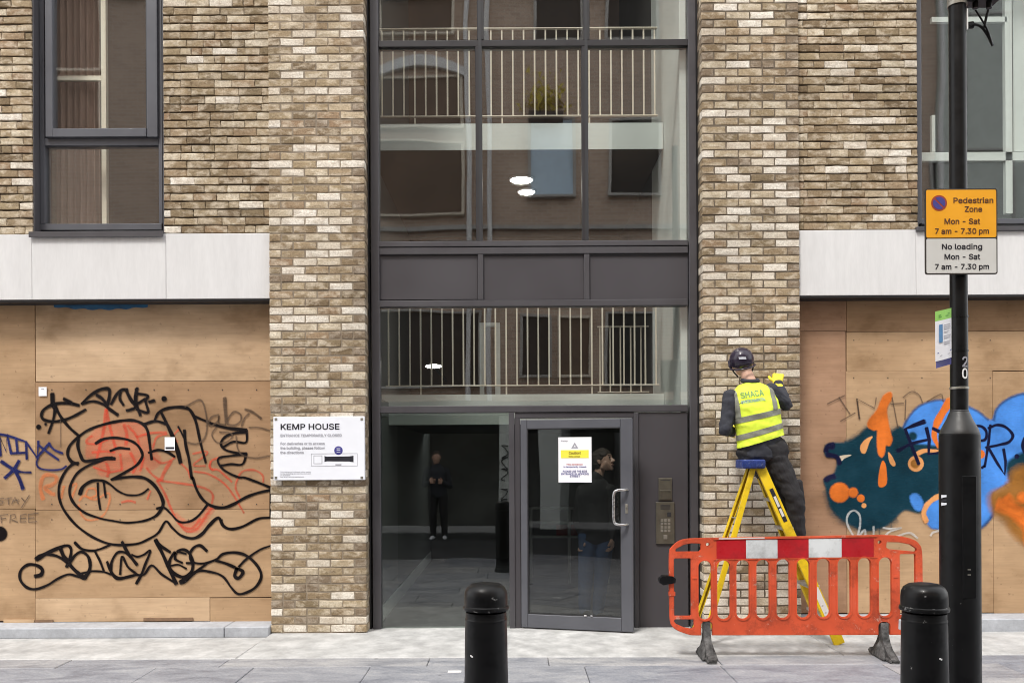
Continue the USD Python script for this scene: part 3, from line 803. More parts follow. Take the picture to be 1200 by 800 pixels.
obj('camera_eye', cat_([pbox(782, 600, 786.5, 605, YF - .010, YF - .0062, .002)]), grey_dark, ic)
for r in range(4):
    for c in range(3):
        obj('key', pbox(774.3 + c * 4.1, 608 + r * 4.0, 777.3 + c * 4.1, 611 + r * 4.0, YF - .009, YF - .0062, .001), steel_dull, ic)
obj('call_button', pbox(777.5, 626.5, 782, 631.5, YF - .010, YF - .0062, .002), steel_dull, ic)

# ------------------------------------------------------------------ KEMP HOUSE sign
YS = -.045
sg = thing('house_sign', 'white KEMP HOUSE sign board fixed to the left brick pier', 'sign', W(374, 562, YS))
obj('board', pbox(320.3, 487.8, 427.4, 562.2, YS, -.012, .004), white_sign, sg)
obj('standoff', cat_([pbox(u, v, u + 4, v + 4, -.0118, .004) for u in (322.5, 421) for v in (490, 555.5)]), steel_dull, sg)
for u in (321.8, 422.4):
    for v in (489.5, 558):
        obj('screw', pbox(u, v, u + 3, v + 3, YS - .003, YS - .0003, .001), steel_dull, sg)
YT = YS - .0012
obj('lettering', ptext('KEMP HOUSE', 328, 503.2, 6.6, YT, 397.8, True), ink_black, sg, label='KEMP HOUSE')
obj('lettering', ptext('ENTRANCE TEMPORARILY CLOSED', 328.3, 511.6, 2.9, YT, 400.5, True), ink_grey, sg)
for i, (s, u1) in enumerate((('For deliveries or to access', 380.5), ('the building, please follow', 380.5), ('the directions', 356))):
    obj('lettering', ptext(s, 328.3, 521 + i * 5.2, 2.9, YT, u1, True), ink_grey, sg)
for i, u1 in enumerate((364, 364, 340, 356)):
    obj('lettering', ptext(('This entrance is closed while works', 'to the building are carried out and', 'we apologise', 'for any inconvenience'[:22])[i], 328.3, 553.3 + i * 1.9, 1.15, YT, u1), ink_grey, sg)


def disc_xz(c, r, yf, t=.001, n=28):
    return extrude_xz(Point(c[0], c[2]).buffer(r, n), yf, yf + t)


kx = (DIST + YS) / FOC
obj('roundel', disc_xz(W(396.6, 527.6, YT), 5 * kx, YT), ink_blue, sg)
obj('roundel_lines', cat_([pbox(394.5, 525 + i * 2, 398.7, 525.6 + i * 2, YT - .0012, YT - .0002) for i in range(3)]), white_sign, sg)
fr = lambda u0, v0, u1, v1, t: cat_([pbox(u0, v0, u1, v0 + t, YT, YS - .0001), pbox(u0, v1 - t, u1, v1, YT, YS - .0001), pbox(u0, v0 + t, u0 + t, v1 - t, YT, YS - .0001), pbox(u1 - t, v0 + t, u1, v1 - t, YT, YS - .0001)])
obj('plan_drawing', cat_([fr(364.5, 531, 419, 546, .45), fr(367.5, 533.4, 377.5, 543.2, .5), pbox(393, 543.5, 400, 545, YT, YS - .0001)]), ink_grey, sg)
P = [W(u, v, YT) for u, v in ((380.2, 534), (383, 534.8), (409, 534.4), (414.3, 533.6), (414.3, 541.2), (409, 540.4), (383, 540.2), (380.2, 540.8))]
obj('plan_block', extrude_xz(Polygon([(p[0], p[2]) for p in P]), YT, YS - .0001), ink_black, sg)

# ------------------------------------------------------------------ plywood boards and the paint on them
YH = .24
HS = (DIST + YH) / FOC


def hoarding(label, boards, u_side):
    t = thing('plywood_hoarding', label, 'plywood hoarding', W(sum(u_side) / 2, 728, YH), 'plywood hoardings under the bands')
    obj('backing', bx(W(u_side[0], 500, YH)[0], W(u_side[1], 500, YH)[0], YH + .03, YH + .06, .05, W(600, 345, YH)[2] + .1), ply_edge, t)
    for u0, v0, u1, v1, mat, dy in boards:
        obj('plywood_board', pbox(u0 + .25, v0 + .25, u1 - .25, v1 - .25, YH + dy, YH + .028, .0015), mat, t)
    return t


hl = hoarding('sheeted plywood hoarding left, sprayed with black and red outline graffiti',
              [(-160, 352, 41.5, 597, ply_mid, .001), (-160, 597, 41.5, 727.5, ply_mid, .0), (41.5, 352, 322, 446.5, ply_pale, -.002), (41.5, 446.5, 322, 597, ply_deep, .0012),
               (41.5, 597, 322, 700, ply_mid, .0006), (41.5, 700, 246, 728, ply_pale, 0.), (246, 700, 322, 728, ply_mid, .0008)], (-160, 322))
hr = hoarding('sheeted plywood hoarding right, sprayed with teal and blue graffiti',
              [(932, 346, 992, 388, ply_red, .001), (932, 388, 992, 718, ply_red, .0012), (992, 346, 1340, 388, ply_deep, .0006), (992, 388, 1340, 434.5, ply_mid, -.001),
               (992, 434.5, 1164, 718, ply_mid, .0), (1164, 434.5, 1340, 718, ply_mid, -.0008)], (932, 1340))
obj('blue_sheeting', tm(*(lambda n: ([[W(x, 0, YH)[0], YH - .012, W(x, v, YH)[2]] for x in np.linspace(62, 172, n) for v in (353, 359.8 + 3.2 * math.sin((x - 62) / 110 * math.pi) + .8 * math.sin(x * .31))],
                                     [q for k in range(n - 1) for q in ([2 * k, 2 * k + 1, 2 * k + 3], [2 * k, 2 * k + 3, 2 * k + 2])]))(40)), plastic_blue, hl)
for u0, u1, v0, v1, m_ in ((4, 40, 725.6, 729.2, ply_pale), (40.6, 62, 725.8, 729, ply_edge), (168, 226, 723.5, 727.2, ply_edge)):
    obj('plywood_offcut', pbox(u0, v0, u1, v1, YH - .012, YH - .003, .001), m_, hl)
for u in np.linspace(60, 300, 7):
    for v in (456, 590, 608):
        obj('screw', pbox(u, v, u + 1.1, v + 1.1, YH - .0035, YH - .0005), grey_dark, hl)
for u in list(range(1000, 1330, 40)):
    for v in (398, 442):
        obj('screw', pbox(u, v, u + 1.1, v + 1.1, YH - .0035, YH - .0005), grey_dark, hr)

LAYER = [0]


def cA(p): return [(x / 6.667, y / 6.667 + 440) for x, y in p]
def cB(p): return [(x / 6.667 + 160, y / 6.667 + 440) for x, y in p]
def cC(p): return [(x / 6.667, y / 6.667 + 540) for x, y in p]
def cD(p): return [(x / 6.667 + 160, y / 6.667 + 540) for x, y in p]
def cE(p): return [(x / 6.667, y / 6.667 + 620) for x, y in p]
def cF(p): return [(x / 6.667 + 160, y / 6.667 + 620) for x, y in p]
def cG(p): return [(x / 6.667 + 940, y / 6.667 + 440) for x, y in p]
def cI(p): return [(x / 6.667 + 940, y / 6.667 + 540) for x, y in p]
def cH(p): return [(x / 7.62 + 1060, y / 7.62 + 440) for x, y in p]
def cJ(p): return [(x / 7.62 + 1060, y / 7.62 + 540) for x, y in p]


def ribbon(px, w, soft, straight=False):
    """One stroke in board pixels: (vertices, faces, cover)."""
    p = np.array(px, float) if straight or len(px) < 3 else spline(px, 7)
    if len(p) == 2:
        p = np.linspace(p[0], p[1], 4)
    ws = np.interp(np.linspace(0, 1, len(p)), np.linspace(0, 1, len(np.atleast_1d(w))), np.atleast_1d(w)) if np.ndim(w) else np.full(len(p), float(w))
    ws = ws * (1 + .10 * np.sin(np.arange(len(p)) * .6 + p[0][0]))
    t = np.gradient(p, axis=0); t /= np.linalg.norm(t, axis=1, keepdims=True) + 1e-9
    p = np.vstack([p[0] - t[0] * ws[0] * .5, p, p[-1] + t[-1] * ws[-1] * .5]); t = np.vstack([t[0], t, t[-1]]); ws = np.concatenate([[ws[0]], ws, [ws[-1]]])
    nrm = np.stack([-t[:, 1], t[:, 0]], 1)
    s = soft * 1.35
    v, c = [], []
    for k in range(len(p)):
        e = 0. if k in (0, len(p) - 1) else 1.
        hw = ws[k] / 2 * (0.55 if e == 0 else 1)
        for off, al in ((-hw - s, 0), (-max(hw - .4 * s, .1), e), (max(hw - .4 * s, .1), e), (hw + s, 0)):
            v.append(p[k] + nrm[k] * off); c.append(al)
    f = []
    for k in range(len(p) - 1):
        for j in range(3):
            a = k * 4 + j
            f += [[a, a + 4, a + 5], [a, a + 5, a + 1]]
    return np.array(v), np.array(f), np.array(c)


def blob2(px, soft, closed_spline=True):
    p = spline(px, 6, True) if closed_spline else np.array(px, float)
    g = Polygon(p).buffer(0)
    if g.geom_type != 'Polygon':
        g = max(g.geoms, key=lambda q: q.area)
    inner = g.buffer(-soft * .5)
    out_v, out_f, out_c = [], [], []
    for h in getattr(inner, 'geoms', [inner]):
        if h.is_empty:
            continue
        q = np.array(h.exterior.coords)[:-1]
        if Polygon(q).exterior.is_ccw is False:
            q = q[::-1]
        vv, ff = trimesh.creation.triangulate_polygon(Polygon(q), engine='earcut')
        b = sum(len(x) for x in out_v)
        out_v.append(np.array(vv)); out_f.append(np.array(ff) + b); out_c.append(np.ones(len(vv)))
        n = len(q)
        t = np.roll(q, -1, 0) - np.roll(q, 1, 0); t /= np.linalg.norm(t, axis=1, keepdims=True) + 1e-9
        o = q + np.stack([t[:, 1], -t[:, 0]], 1) * soft * 1.4
        b = sum(len(x) for x in out_v)
        out_v += [q, o]; out_c += [np.ones(n), np.zeros(n)]
        fi = []
        for k in range(n):
            m = (k + 1) % n
            fi += [[b + k, b + n + k, b + n + m], [b + k, b + n + m, b + m]]
        out_f.append(np.array(fi))
    return np.vstack(out_v), np.vstack(out_f), np.concatenate(out_c)


def dot(c, r, soft=.6):
    a = np.linspace(0, 2 * math.pi, 18, endpoint=False)
    return blob2([(c[0] + r * math.cos(t), c[1] + r * math.sin(t)) for t in a], soft, False)


def graffiti(parent, name, mat, shapes, label=None):
    """A tag: its strokes lie on the boards as one film of paint, each stroke a hair above the one before."""
    first = None
    for v, f, c in shapes:
        LAYER[0] += 1
        P = np.array([W(a, b, YH) for a, b in v])
        P[:, 1] = YH - .0032 - LAYER[0] * .00003
        F = np.array(f)
        a, b, d = P[F[:, 0]], P[F[:, 1]], P[F[:, 2]]
        flip = np.cross(b - a, d - a)[:, 1] > 0
        F[flip] = F[flip][:, ::-1]
        o = obj(name if first is None else 'stroke', tm(P, F), mat, first or parent, label=label if first is None else None, alpha=c)
        first = first or o


R = ribbon
# red under the black
graffiti(hl, 'spray_haze', pt_pink, [blob2([(104, 512), (118, 499), (140, 494), (160, 493), (170, 503), (178, 520), (190, 540), (176, 552), (168, 548), (162, 556), (140, 552), (120, 558), (112, 548), (116, 540), (110, 536), (100, 535)], 4),
                                     blob2([(203, 596), (212, 612), (224, 624), (236, 620), (246, 606), (252, 596), (244, 592), (236, 604), (224, 611), (214, 606)], 2.5)])
graffiti(hl, 'red_tag', pt_red, [R(cA([(830, 260), (815, 400), (780, 560), (755, 650)]), [4, 2.5], .8), R(cA([(832, 260), (860, 400), (905, 570)]), 3, .8), R(cA([(720, 470), (680, 500), (690, 530), (760, 530), (840, 500)]), 2.5, .8),
    R(cA([(970, 380), (992, 460), (985, 540)]), 3.5, .8), R(cA([(1000, 390), (1067, 470), (1090, 560)]), 2.5, .8), R(cA([(720, 600), (830, 590), (900, 600)]), 2.5, .8), R(cA([(830, 680), (850, 740), (840, 790)]), 3, .8), R(cA([(940, 610), (955, 740)]), 2.5, .8),
    R(cA([(1020, 600), (1060, 690), (1040, 760)]), 3, .8), R(cB([(0, 480), (100, 450), (235, 440)]), 2.5, .8), R(cB([(130, 560), (160, 480), (240, 455)]), 2.2, .8), R(cB([(60, 640), (30, 740)]), 2.2, .8),
    R(cB([(130, 640), (190, 680), (250, 670), (300, 640)]), 2, .8), R(cD([(270, 0), (220, 80), (190, 150)]), 4, .9), R(cD([(190, 150), (130, 110), (80, 55)]), 2.2, .8), R(cD([(160, 150), (300, 168), (430, 186), (540, 215), (595, 260), (590, 330)]), 2.2, .8),
    R(cD([(160, 150), (220, 250), (270, 370), (330, 480), (400, 550), (480, 520), (540, 430), (600, 350)]), 2.6, .9), R(cD([(330, 480), (380, 520), (440, 520), (500, 450)]), 2.6, .9), R(cD([(450, 80), (560, 100), (680, 170), (760, 270), (840, 405)]), 2, .7),
    R(cD([(580, 0), (580, 60), (640, 70), (700, 120), (745, 160)]), 2.2, .7), R(cD([(810, 290), (775, 210), (790, 140), (830, 80), (920, 70), (985, 110), (990, 165)]), 2, .7),
    R(cB([(440, 610), (540, 590), (550, 610), (500, 650), (445, 700), (540, 705)]), 1.8, .7), R(cB([(650, 640), (590, 660), (570, 705), (600, 740)]), 2, .7), R(cB([(330, 420), (290, 470), (320, 520)]), 1.8, .8), R(cD([(340, 10), (400, 70), (420, 130)]), 1.8, .8),
    R(cC([(950, 322), (1010, 310), (1060, 322)]), 2.4, .8), R(cD([(85, 300), (110, 230)]), 2, .8), R(cC([(730, 45), (850, 85), (950, 70)]), 2, .8)])
graffiti(hl, 'orange_tag', pt_orange_faint, [R(cC([(340, 300), (318, 220), (330, 140), (360, 108), (430, 115), (442, 150), (410, 185), (350, 205), (400, 250), (428, 258)]), 4, 1), R(cC([(500, 195), (480, 290)]), 2.5, 1), R(cC([(540, 200), (600, 180), (560, 290)]), 2, 1),
    R(cC([(690, 215), (740, 215), (755, 260), (710, 285), (670, 265), (690, 215)]), 2, .8), R(cC([(620, 310), (660, 270), (740, 300), (850, 250), (850, 340), (800, 430), (700, 462), (640, 420), (615, 340)]), 1.8, 1)])
# black outline piece
w3 = 3.0
graffiti(hl, 'outline_piece', pt_black, [
    R(cA([(612, 690), (560, 670), (530, 615), (545, 550), (600, 490), (680, 430), (780, 390), (900, 360), (1000, 348), (1067, 355)]) + cB([(60, 385), (90, 440), (105, 540), (120, 655)]), [3.6, 3, 2.6, 3.2, 3, 2.6], .55),
    R(cA([(615, 488), (610, 550), (630, 620), (660, 665), (740, 660), (820, 645), (900, 648)]), [3.4, 3.4, 3, 4], .5),
    R(cA([(748, 530), (810, 495), (900, 485), (1000, 500), (1067, 535)]) + cB([(40, 590), (45, 635), (10, 690)]) + cC([(1010, 70), (870, 145)]), [3.4, 2.4, 3, 2.6], .5),
    R(cA([(862, 588), (930, 565), (1015, 572)]), 2.6, .5),
    R(cC([(870, 145), (960, 128), (1067, 122)]) + cD([(80, 140), (150, 200), (200, 290), (205, 350), (160, 420), (80, 460), (0, 475)]) + cC([(980, 480), (880, 465), (780, 445), (660, 400), (580, 330), (545, 250), (560, 170), (610, 90), (700, 30), (800, -5), (880, -30)]), [2.4, 3.4, 3.6, 2.2, 1.8, 3, 2.6, 2.4], .5),
    R(cC([(615, 12), (560, 30), (500, 100), (462, 200), (470, 310), (520, 410), (620, 520), (760, 610), (900, 652), (1067, 645)]) + cD([(90, 610), (170, 560), (230, 470), (280, 520), (350, 580), (440, 602), (510, 570), (570, 500), (640, 442), (680, 505), (740, 530), (830, 510), (950, 450), (1043, 440)]), [3, 2.6, 2.6, 2.4, 2.2, 3.6, 3, 2.2], .5),
    R(cD([(1045, 440), (1046, 220)]), 1.6, .4),
    R(cC([(625, 258), (650, 200), (720, 155), (800, 152), (860, 180), (920, 230), (990, 262), (1067, 265)]) + cD([(50, 250), (95, 215)]), [4.4, 3, 2, 1.8, 2], .5),
    R(cC([(765, 170), (770, 280), (785, 380)]), 2.2, .5), R(cC([(812, 165), (820, 230), (828, 285)]), 2.2, .5),
    R(cB([(60, 378), (150, 355), (232, 376)]), 2.8, .5), R(cB([(142, 350), (172, 290), (230, 258), (320, 245), (400, 255), (440, 300), (470, 380), (500, 520), (542, 680)]), [2.4, 3, 3.4, 3, 2.2], .5),
    R(cB([(195, 290), (240, 380), (290, 490), (320, 580), (345, 680)]), [2.4, 4.2, 4.6], .6), R(cB([(440, 310), (520, 345), (620, 385), (720, 410), (862, 424)]), [2.2, 2.6, 3.6], .5),
    R(cB([(375, 425), (385, 540), (410, 650), (432, 800)]) + cD([(440, 130), (470, 220), (520, 300), (590, 350), (680, 362), (760, 335), (850, 285), (940, 250), (1045, 226)]), [3.2, 2.8, 2.8, 3.2, 2.6], .5),
    R(cB([(325, 395), (350, 440), (380, 500)]), 1.6, .6), R(cB([(95, 602), (170, 580), (240, 595), (300, 632)]), 2.6, .5),
    R(cD([(158, 370), (215, 362), (270, 410), (330, 470), (410, 472), (480, 430), (560, 335)]), [2.4, 1.8, 2.4, 2.4], .5),
    R(cB([(862, 428), (855, 520), (760, 515), (680, 555)]), 2.2, .5), R(cB([(860, 440), (760, 450), (690, 480), (660, 530), (690, 575), (770, 600), (862, 606)]), [2.8, 2.4, 2.2], .5),
    R(cB([(860, 608), (828, 690), (740, 690), (660, 702)]), 2.2, .5), R(cB([(858, 614), (740, 625), (650, 640), (640, 680), (690, 740), (790, 790)]) + cD([(850, 130), (960, 170), (1045, 205)]), [2, 2.2, 2.6], .5)],
    label='large black outlined letter piece')
graffiti(hl, 'black_tag', pt_black, [
    R(cA([(410, 140), (415, 230), (430, 270), (415, 350), (380, 450)]), [5, 3.4, 2.6, 2.2], .8), R(cA([(428, 225), (470, 310), (540, 400), (620, 472)]), [3, 3, 2.8], .6),
    R(cA([(620, 232), (540, 215), (430, 220), (350, 260), (325, 310), (350, 345), (430, 358), (520, 340), (600, 305), (672, 264)]), [3.2, 3, 2.8, 2.8], .7), R(cA([(498, 180), (560, 212)]), 3.2, 1.),
    dot((45.5, 500), 2.8, .8), dot((53.7, 496.8), 1.5, 1.),
    R(cA([(640, 222), (700, 160), (780, 110), (850, 104), (856, 160), (840, 230)]), [2.4, 3.4, 3], .7), R(cA([(640, 220), (730, 200), (810, 225), (870, 270), (922, 306)]), [2.4, 2.6, 3.8], .6), R(cA([(755, 150), (800, 180), (842, 235)]), 3, 1.),
    R(cA([(868, 225), (910, 150), (950, 112), (1000, 108)]), 2.8, .8), R(cA([(945, 120), (938, 180), (968, 232)]), 2.6, .8), R(cA([(985, 110), (1020, 180), (1067, 240)]), 3.2, 1.), R(cA([(988, 272), (1030, 262), (1060, 235), (1066, 100)]), 2.6, 1.),
    R(cB([(8, 95), (-8, 190), (32, 312)]), 3, .8), R(cB([(-10, 138), (88, 155), (72, 200), (90, 286), (0, 262)]), 2.6, .7), R(cB([(-40, 200), (0, 220), (70, 180)]), 2.6, .8), R(cB([(97, 206), (142, 194)]), 3.2, .8), dot((192.5, 467), 3., .9), dot((0, 625), 8.5, 1.5)])
graffiti(hl, 'black_tag', pt_black, [
    R(cE([(275, 365), (322, 352), (332, 312), (290, 280), (220, 275), (165, 320), (160, 390), (210, 450), (280, 465), (370, 435), (460, 380), (540, 350), (620, 370), (665, 382), (690, 340)]), [4.6, 3.6, 3, 3, 2.4, 2.4, 3], .5),
    R(cE([(285, 232), (330, 205), (420, 160), (520, 125), (556, 150), (550, 220), (522, 292)]), [6, 4.4, 3, 3, 4], .5), R(cE([(370, 195), (440, 205), (520, 250), (590, 320), (660, 378)]), [2.4, 3, 4, 4], .5), R(cE([(475, 150), (500, 210), (540, 250)]), 4, .7),
    R(cE([(540, 270), (590, 200), (640, 175), (690, 210), (706, 280), (690, 340), (650, 380)]), [3, 2.8, 3.6, 4], .5), R(cE([(640, 342), (720, 325), (810, 330), (872, 352)]), 2., .5), R(cE([(585, 100), (640, 150), (720, 165), (790, 150), (862, 120)]), [3.2, 2.4, 2.2], .5),
    R(cE([(740, 165), (780, 240), (812, 322)]), 2.4, .5), R(cE([(838, 250), (870, 330), (920, 380), (1000, 370), (1070, 350)]), [2.4, 4, 2.6], .5), R(cE([(870, 330), (875, 250), (920, 180), (980, 180), (1024, 214)]), 2.6, .5), R(cE([(940, 350), (955, 212), (1000, 290), (1070, 348)]), 2.4, .5),
    R(cE([(955, 95), (1000, 180), (1072, 275)]), 3.4, .5), R(cE([(1030, 195), (1075, 212)]) + cF([(60, 195), (110, 165), (70, 270), (40, 350), (0, 422)]), [2, 2.2, 3.2], .5), R(cF([(-10, 352), (60, 350), (120, 280), (200, 350), (310, 420)]), 2.4, .5),
    R(cF([(150, 80), (200, 180), (250, 290), (312, 424)]), [4.4, 3.4, 4.4], .5), R(cF([(165, 100), (210, 140), (265, 176)]), 3, .5), R(cF([(300, 235), (312, 180), (360, 155), (410, 180), (440, 250), (430, 330), (370, 370), (300, 345), (258, 290), (265, 230), (302, 176)]), [2.4, 3.2, 3.6, 3], .5),
    R(cF([(300, 205), (310, 235), (360, 260)]), 2.4, .5), R(cF([(330, 175), (390, 190)]), 2., .5), R(cF([(270, 282), (330, 275), (392, 306)]), 1.8, .5), R(cF([(390, 262), (432, 262)]), 2.6, .5),
    R(cF([(552, 168), (500, 125), (450, 140), (420, 190), (435, 250), (520, 265), (620, 235), (680, 190), (780, 180), (870, 210), (950, 290), (975, 370), (930, 450), (850, 495), (790, 500), (740, 450), (680, 370), (600, 335), (480, 325), (380, 400), (345, 412)]), [3.4, 2.6, 2.2, 3, 3, 2.8, 2.2, 2.4, 5.5], .5),
    R(cF([(345, 410), (420, 360), (490, 310), (560, 262)]), [5, 3, 1.6], .6), R(cF([(620, 242), (700, 265), (780, 300), (832, 330), (800, 378), (768, 360), (786, 302)]), [2.6, 3.6, 3.6], .5), R(cF([(800, 290), (860, 230), (960, 160), (1052, 125)]), [2.6, 2.2, 1.4], .6)],
    label='long black scrawled tag along the foot of the boards')
graffiti(hl, 'brown_tag', pt_thin, [R(cB([(380, 242), (500, 190), (542, 290), (552, 400), (530, 490), (470, 532), (400, 520)]), 1.7, .5), R(cB([(645, 305), (590, 320), (563, 370), (590, 392), (640, 350), (645, 310), (645, 370), (700, 385)]), 1.7, .5), R(cB([(690, 172), (695, 270), (706, 368)]), 3.8, .9),
    R(cB([(712, 340), (760, 282), (812, 300), (815, 350), (770, 385), (710, 380)]), 1.7, .5), R(cB([(820, 395), (845, 330), (880, 296)]), 1.7, .5), R(cB([(848, 262), (910, 285), (976, 334)]), 2.6, .6), R(cB([(625, 400), (590, 460), (630, 520), (700, 520), (746, 480), (736, 446), (650, 440)]), 1.5, .5),
    R(cB([(780, 470), (790, 560), (830, 620), (930, 642), (1042, 625)]), 1.5, .5), R(cB([(880, 405), (960, 405), (1052, 432)]), 1.5, .5), R(cA([(475, 350), (475, 560)]), .7, .4)])
graffiti(hl, 'blue_tag', pt_blue, [R(cA([(5, 625), (-2, 468), (50, 590), (58, 462), (90, 608)]), 3, .6, True), R(cA([(-20, 455), (60, 466), (130, 490), (205, 516), (212, 652)]), 2.8, .6, True), R(cA([(88, 606), (200, 600)]), 2.2, .6), R(cA([(128, 490), (140, 602)]), 2.4, .6),
    R(cA([(205, 516), (292, 640), (302, 510)]), 2.6, .6, True), R(cA([(288, 642), (390, 524)]), 2.6, .6), R(cA([(300, 640), (288, 690), (320, 725), (400, 736), (480, 730), (522, 704)]), 1.8, .6), R(cA([(308, 545), (380, 600), (462, 658)]), 2.2, .6), R(cA([(385, 535), (430, 580), (492, 606)]), 2.2, .6),
    R(cC([(12, 2), (110, 65), (170, 84), (246, 88)]), [3.6, 4, 2, 2], .6), R(cC([(152, -5), (110, 65), (40, 132)]), 3.6, .6), R(cC([(110, 65), (150, 130), (182, 216)]), [3, 3.6, 4.6], .6)])
graffiti(hl, 'pencil_writing', pt_ink, [R(cC(q), 1.1, .35, True) for q in ([(35, 290), (5, 290), (0, 305), (30, 315), (20, 332), (-5, 332)], [(40, 295), (92, 285)], [(65, 290), (70, 338)], [(95, 335), (120, 280), (146, 332)], [(102, 312), (152, 300)], [(170, 285), (195, 312)], [(232, 265), (170, 362)],
    [(15, 482), (8, 422), (66, 414)], [(12, 450), (50, 445)], [(80, 482), (85, 420), (120, 415), (126, 440), (90, 455), (142, 476)], [(210, 412), (165, 420), (160, 475), (206, 470)], [(165, 447), (205, 443)], [(302, 404), (225, 415), (225, 476), (292, 470)], [(225, 445), (270, 440)])], label='STAY FREE')
for lab, cat, u0, v0, u1, v1, dark in (('small white paper label at the top left of the left plywood', 'sticker', 45.3, 453.3, 54.6, 463.8, False), ('white sticker with a dark smudge amid the red and black graffiti', 'sticker', 193, 512, 205, 527.5, True)):
    t = thing('sticker', lab, cat, W(u0, v1, YH))
    obj('paper', pbox(u0, v0, u1, v1, YH - .010, YH - .0085), paper, t)
    if dark:
        obj('print', pbox(u0 + 1, v1 - 4, u1 - 1, v1 - 1.6, YH - .0108, YH - .0101), ink_black, t)
    else:
        obj('print', pbox(u0 + 3, v0 + 2, u1 - 3, v0 + 3, YH - .0108, YH - .0101), ink_grey, t)

# right hand piece
graffiti(hr, 'sky_blue_fill', pt_sky, [blob2([(1058, 503), (1064.5, 489.5), (1075, 477.5), (1087, 471.5), (1100, 469), (1112, 470), (1133.5, 476), (1145, 482), (1157, 491), (1163, 491), (1167.6, 479), (1178, 469), (1191, 463), (1204, 461), (1228, 468), (1236, 510), (1220, 545), (1190, 560), (1166, 574), (1161, 582), (1163.5, 601), (1152, 616), (1142, 619), (1120, 619), (1102, 619), (1090, 617), (1085, 606), (1084, 590), (1090, 570), (1085, 540), (1066, 520)], 2.6)])
graffiti(hr, 'blue_outline', pt_shade, [R([(1056, 506), (1064, 489), (1075, 477), (1087, 471), (1100, 468.5), (1112, 470)], 1.2, 2.), R([(1133, 476), (1146, 482), (1158, 492)], 1.2, 2.), R([(1164, 493), (1167.6, 479), (1178, 469), (1191, 463), (1206, 461), (1228, 468)], 1.2, 2.2), R([(1163, 588), (1164, 601), (1152, 616), (1142, 620), (1120, 620)], 1.2, 2.4)])
graffiti(hr, 'teal_fill', pt_teal, [blob2([(966, 524), (972, 519), (991, 518), (1004.5, 511), (1016.5, 501), (1027, 504), (1043.5, 506), (1054, 500), (1062, 508), (1068, 519), (1090, 522), (1108, 528), (1112, 560), (1100, 578), (1084, 588), (1078, 600), (1060, 597), (1048, 607), (1036, 616), (1015, 621), (997, 614), (982, 604), (973, 592), (968.5, 574), (965.5, 561), (976, 556), (980.5, 545), (980, 536), (968, 534)], 2.6),
    blob2([(1180, 545), (1190, 535), (1205, 530), (1222, 545), (1200, 560), (1185, 565)], 4), dot((1069, 511), 4.5, 2.5)])
graffiti(hr, 'overspray', pt_haze, [R([(968, 574), (973, 592), (982, 605), (997, 615), (1015, 621), (1036, 617), (1050, 607)], 4, 7), R([(990, 518), (1004, 511), (1016, 501)], 2, 5), R([(1043, 505), (1054, 499)], 2, 4)])
graffiti(hr, 'drip', pt_haze, [R([(1008, 620), (1008.4, 640)], .8, .7), R([(1030, 617), (1030.2, 648)], .8, .7), R([(1044, 608), (1044, 622)], .7, .7)])
graffiti(hr, 'plywood_gap', paint_mat('paint_buff', (.62, .52, .40), 1.0, .25), [blob2(cG([(292, 628), (385, 618), (330, 645), (305, 665)]), .5)])
graffiti(hr, 'dark_edge', pt_navy2, [R(cG([(182, 592), (205, 545), (245, 538)]), 4.5, 1.), R(cG([(190, 615), (270, 635), (292, 690)]), 4, 1.), R(cI([(180, 150), (215, 125), (250, 118)]), 5, 1.2), dot((974.5, 523), 3.4, 1.)])
graffiti(hr, 'brown_haze', pt_olive, [blob2([(1160, 580), (1180, 570), (1187, 552), (1205, 546), (1228, 550), (1232, 640), (1210, 640), (1190, 628), (1176, 608), (1164, 600)], 9)])
graffiti(hr, 'orange_fill', pt_orange, [blob2(cG([(640, 150), (690, 130), (697, 180), (662, 250), (667, 340), (690, 450), (702, 500), (682, 545), (652, 545), (642, 600), (620, 637), (590, 600), (583, 500), (583, 430), (550, 425), (513, 400), (515, 350), (580, 270), (610, 200)]), 1.8),
    dot((983.5, 576.7), 11.4, 2.2), dot((999.3, 576.7), 5.6, 1.8), dot((1008.4, 583.5), 4.4, 1.), blob2(cG([(625, 665), (650, 700), (660, 800), (652, 850), (615, 872), (592, 845), (602, 740)]), .9),
    R(cH([(405, 225), (330, 340), (280, 440), (262, 540), (300, 640)]), [9, 8, 6, 3], 1.), dot((1148.5, 532), 5, 1.2), R(cJ([(900, 330), (1000, 470), (1100, 600), (1130, 760)]), 9, 5), dot((1198, 583), 6, 4), R(cJ([(830, 380), (930, 430), (1040, 470)]), 9, 5)])
graffiti(hr, 'peach_fill', pt_peach, [blob2(cG([(547, 473), (522, 520), (492, 602), (460, 598), (453, 550), (490, 500)]), .8), blob2(cG([(670, 598), (700, 630), (726, 690), (710, 707), (680, 672)]), .7), dot((1072.8, 543), 9.2, .9), R(cG([(890, 612), (960, 585), (1067, 592)]), [5, 4, 3], .8),
    R(cJ([(340, 300), (260, 335), (190, 400), (168, 470), (192, 540)]), 5.2, .9), dot((1012, 592), 2.8, .8)])
graffiti(hr, 'brown_dot', pt_olive, [dot((1072, 543), 5.2, 1.2)])
graffiti(hr, 'light_spot', pt_sky, [blob2([(1066, 582), (1072, 578), (1079, 583), (1081, 592), (1077, 598), (1070, 594)], 2.5)])
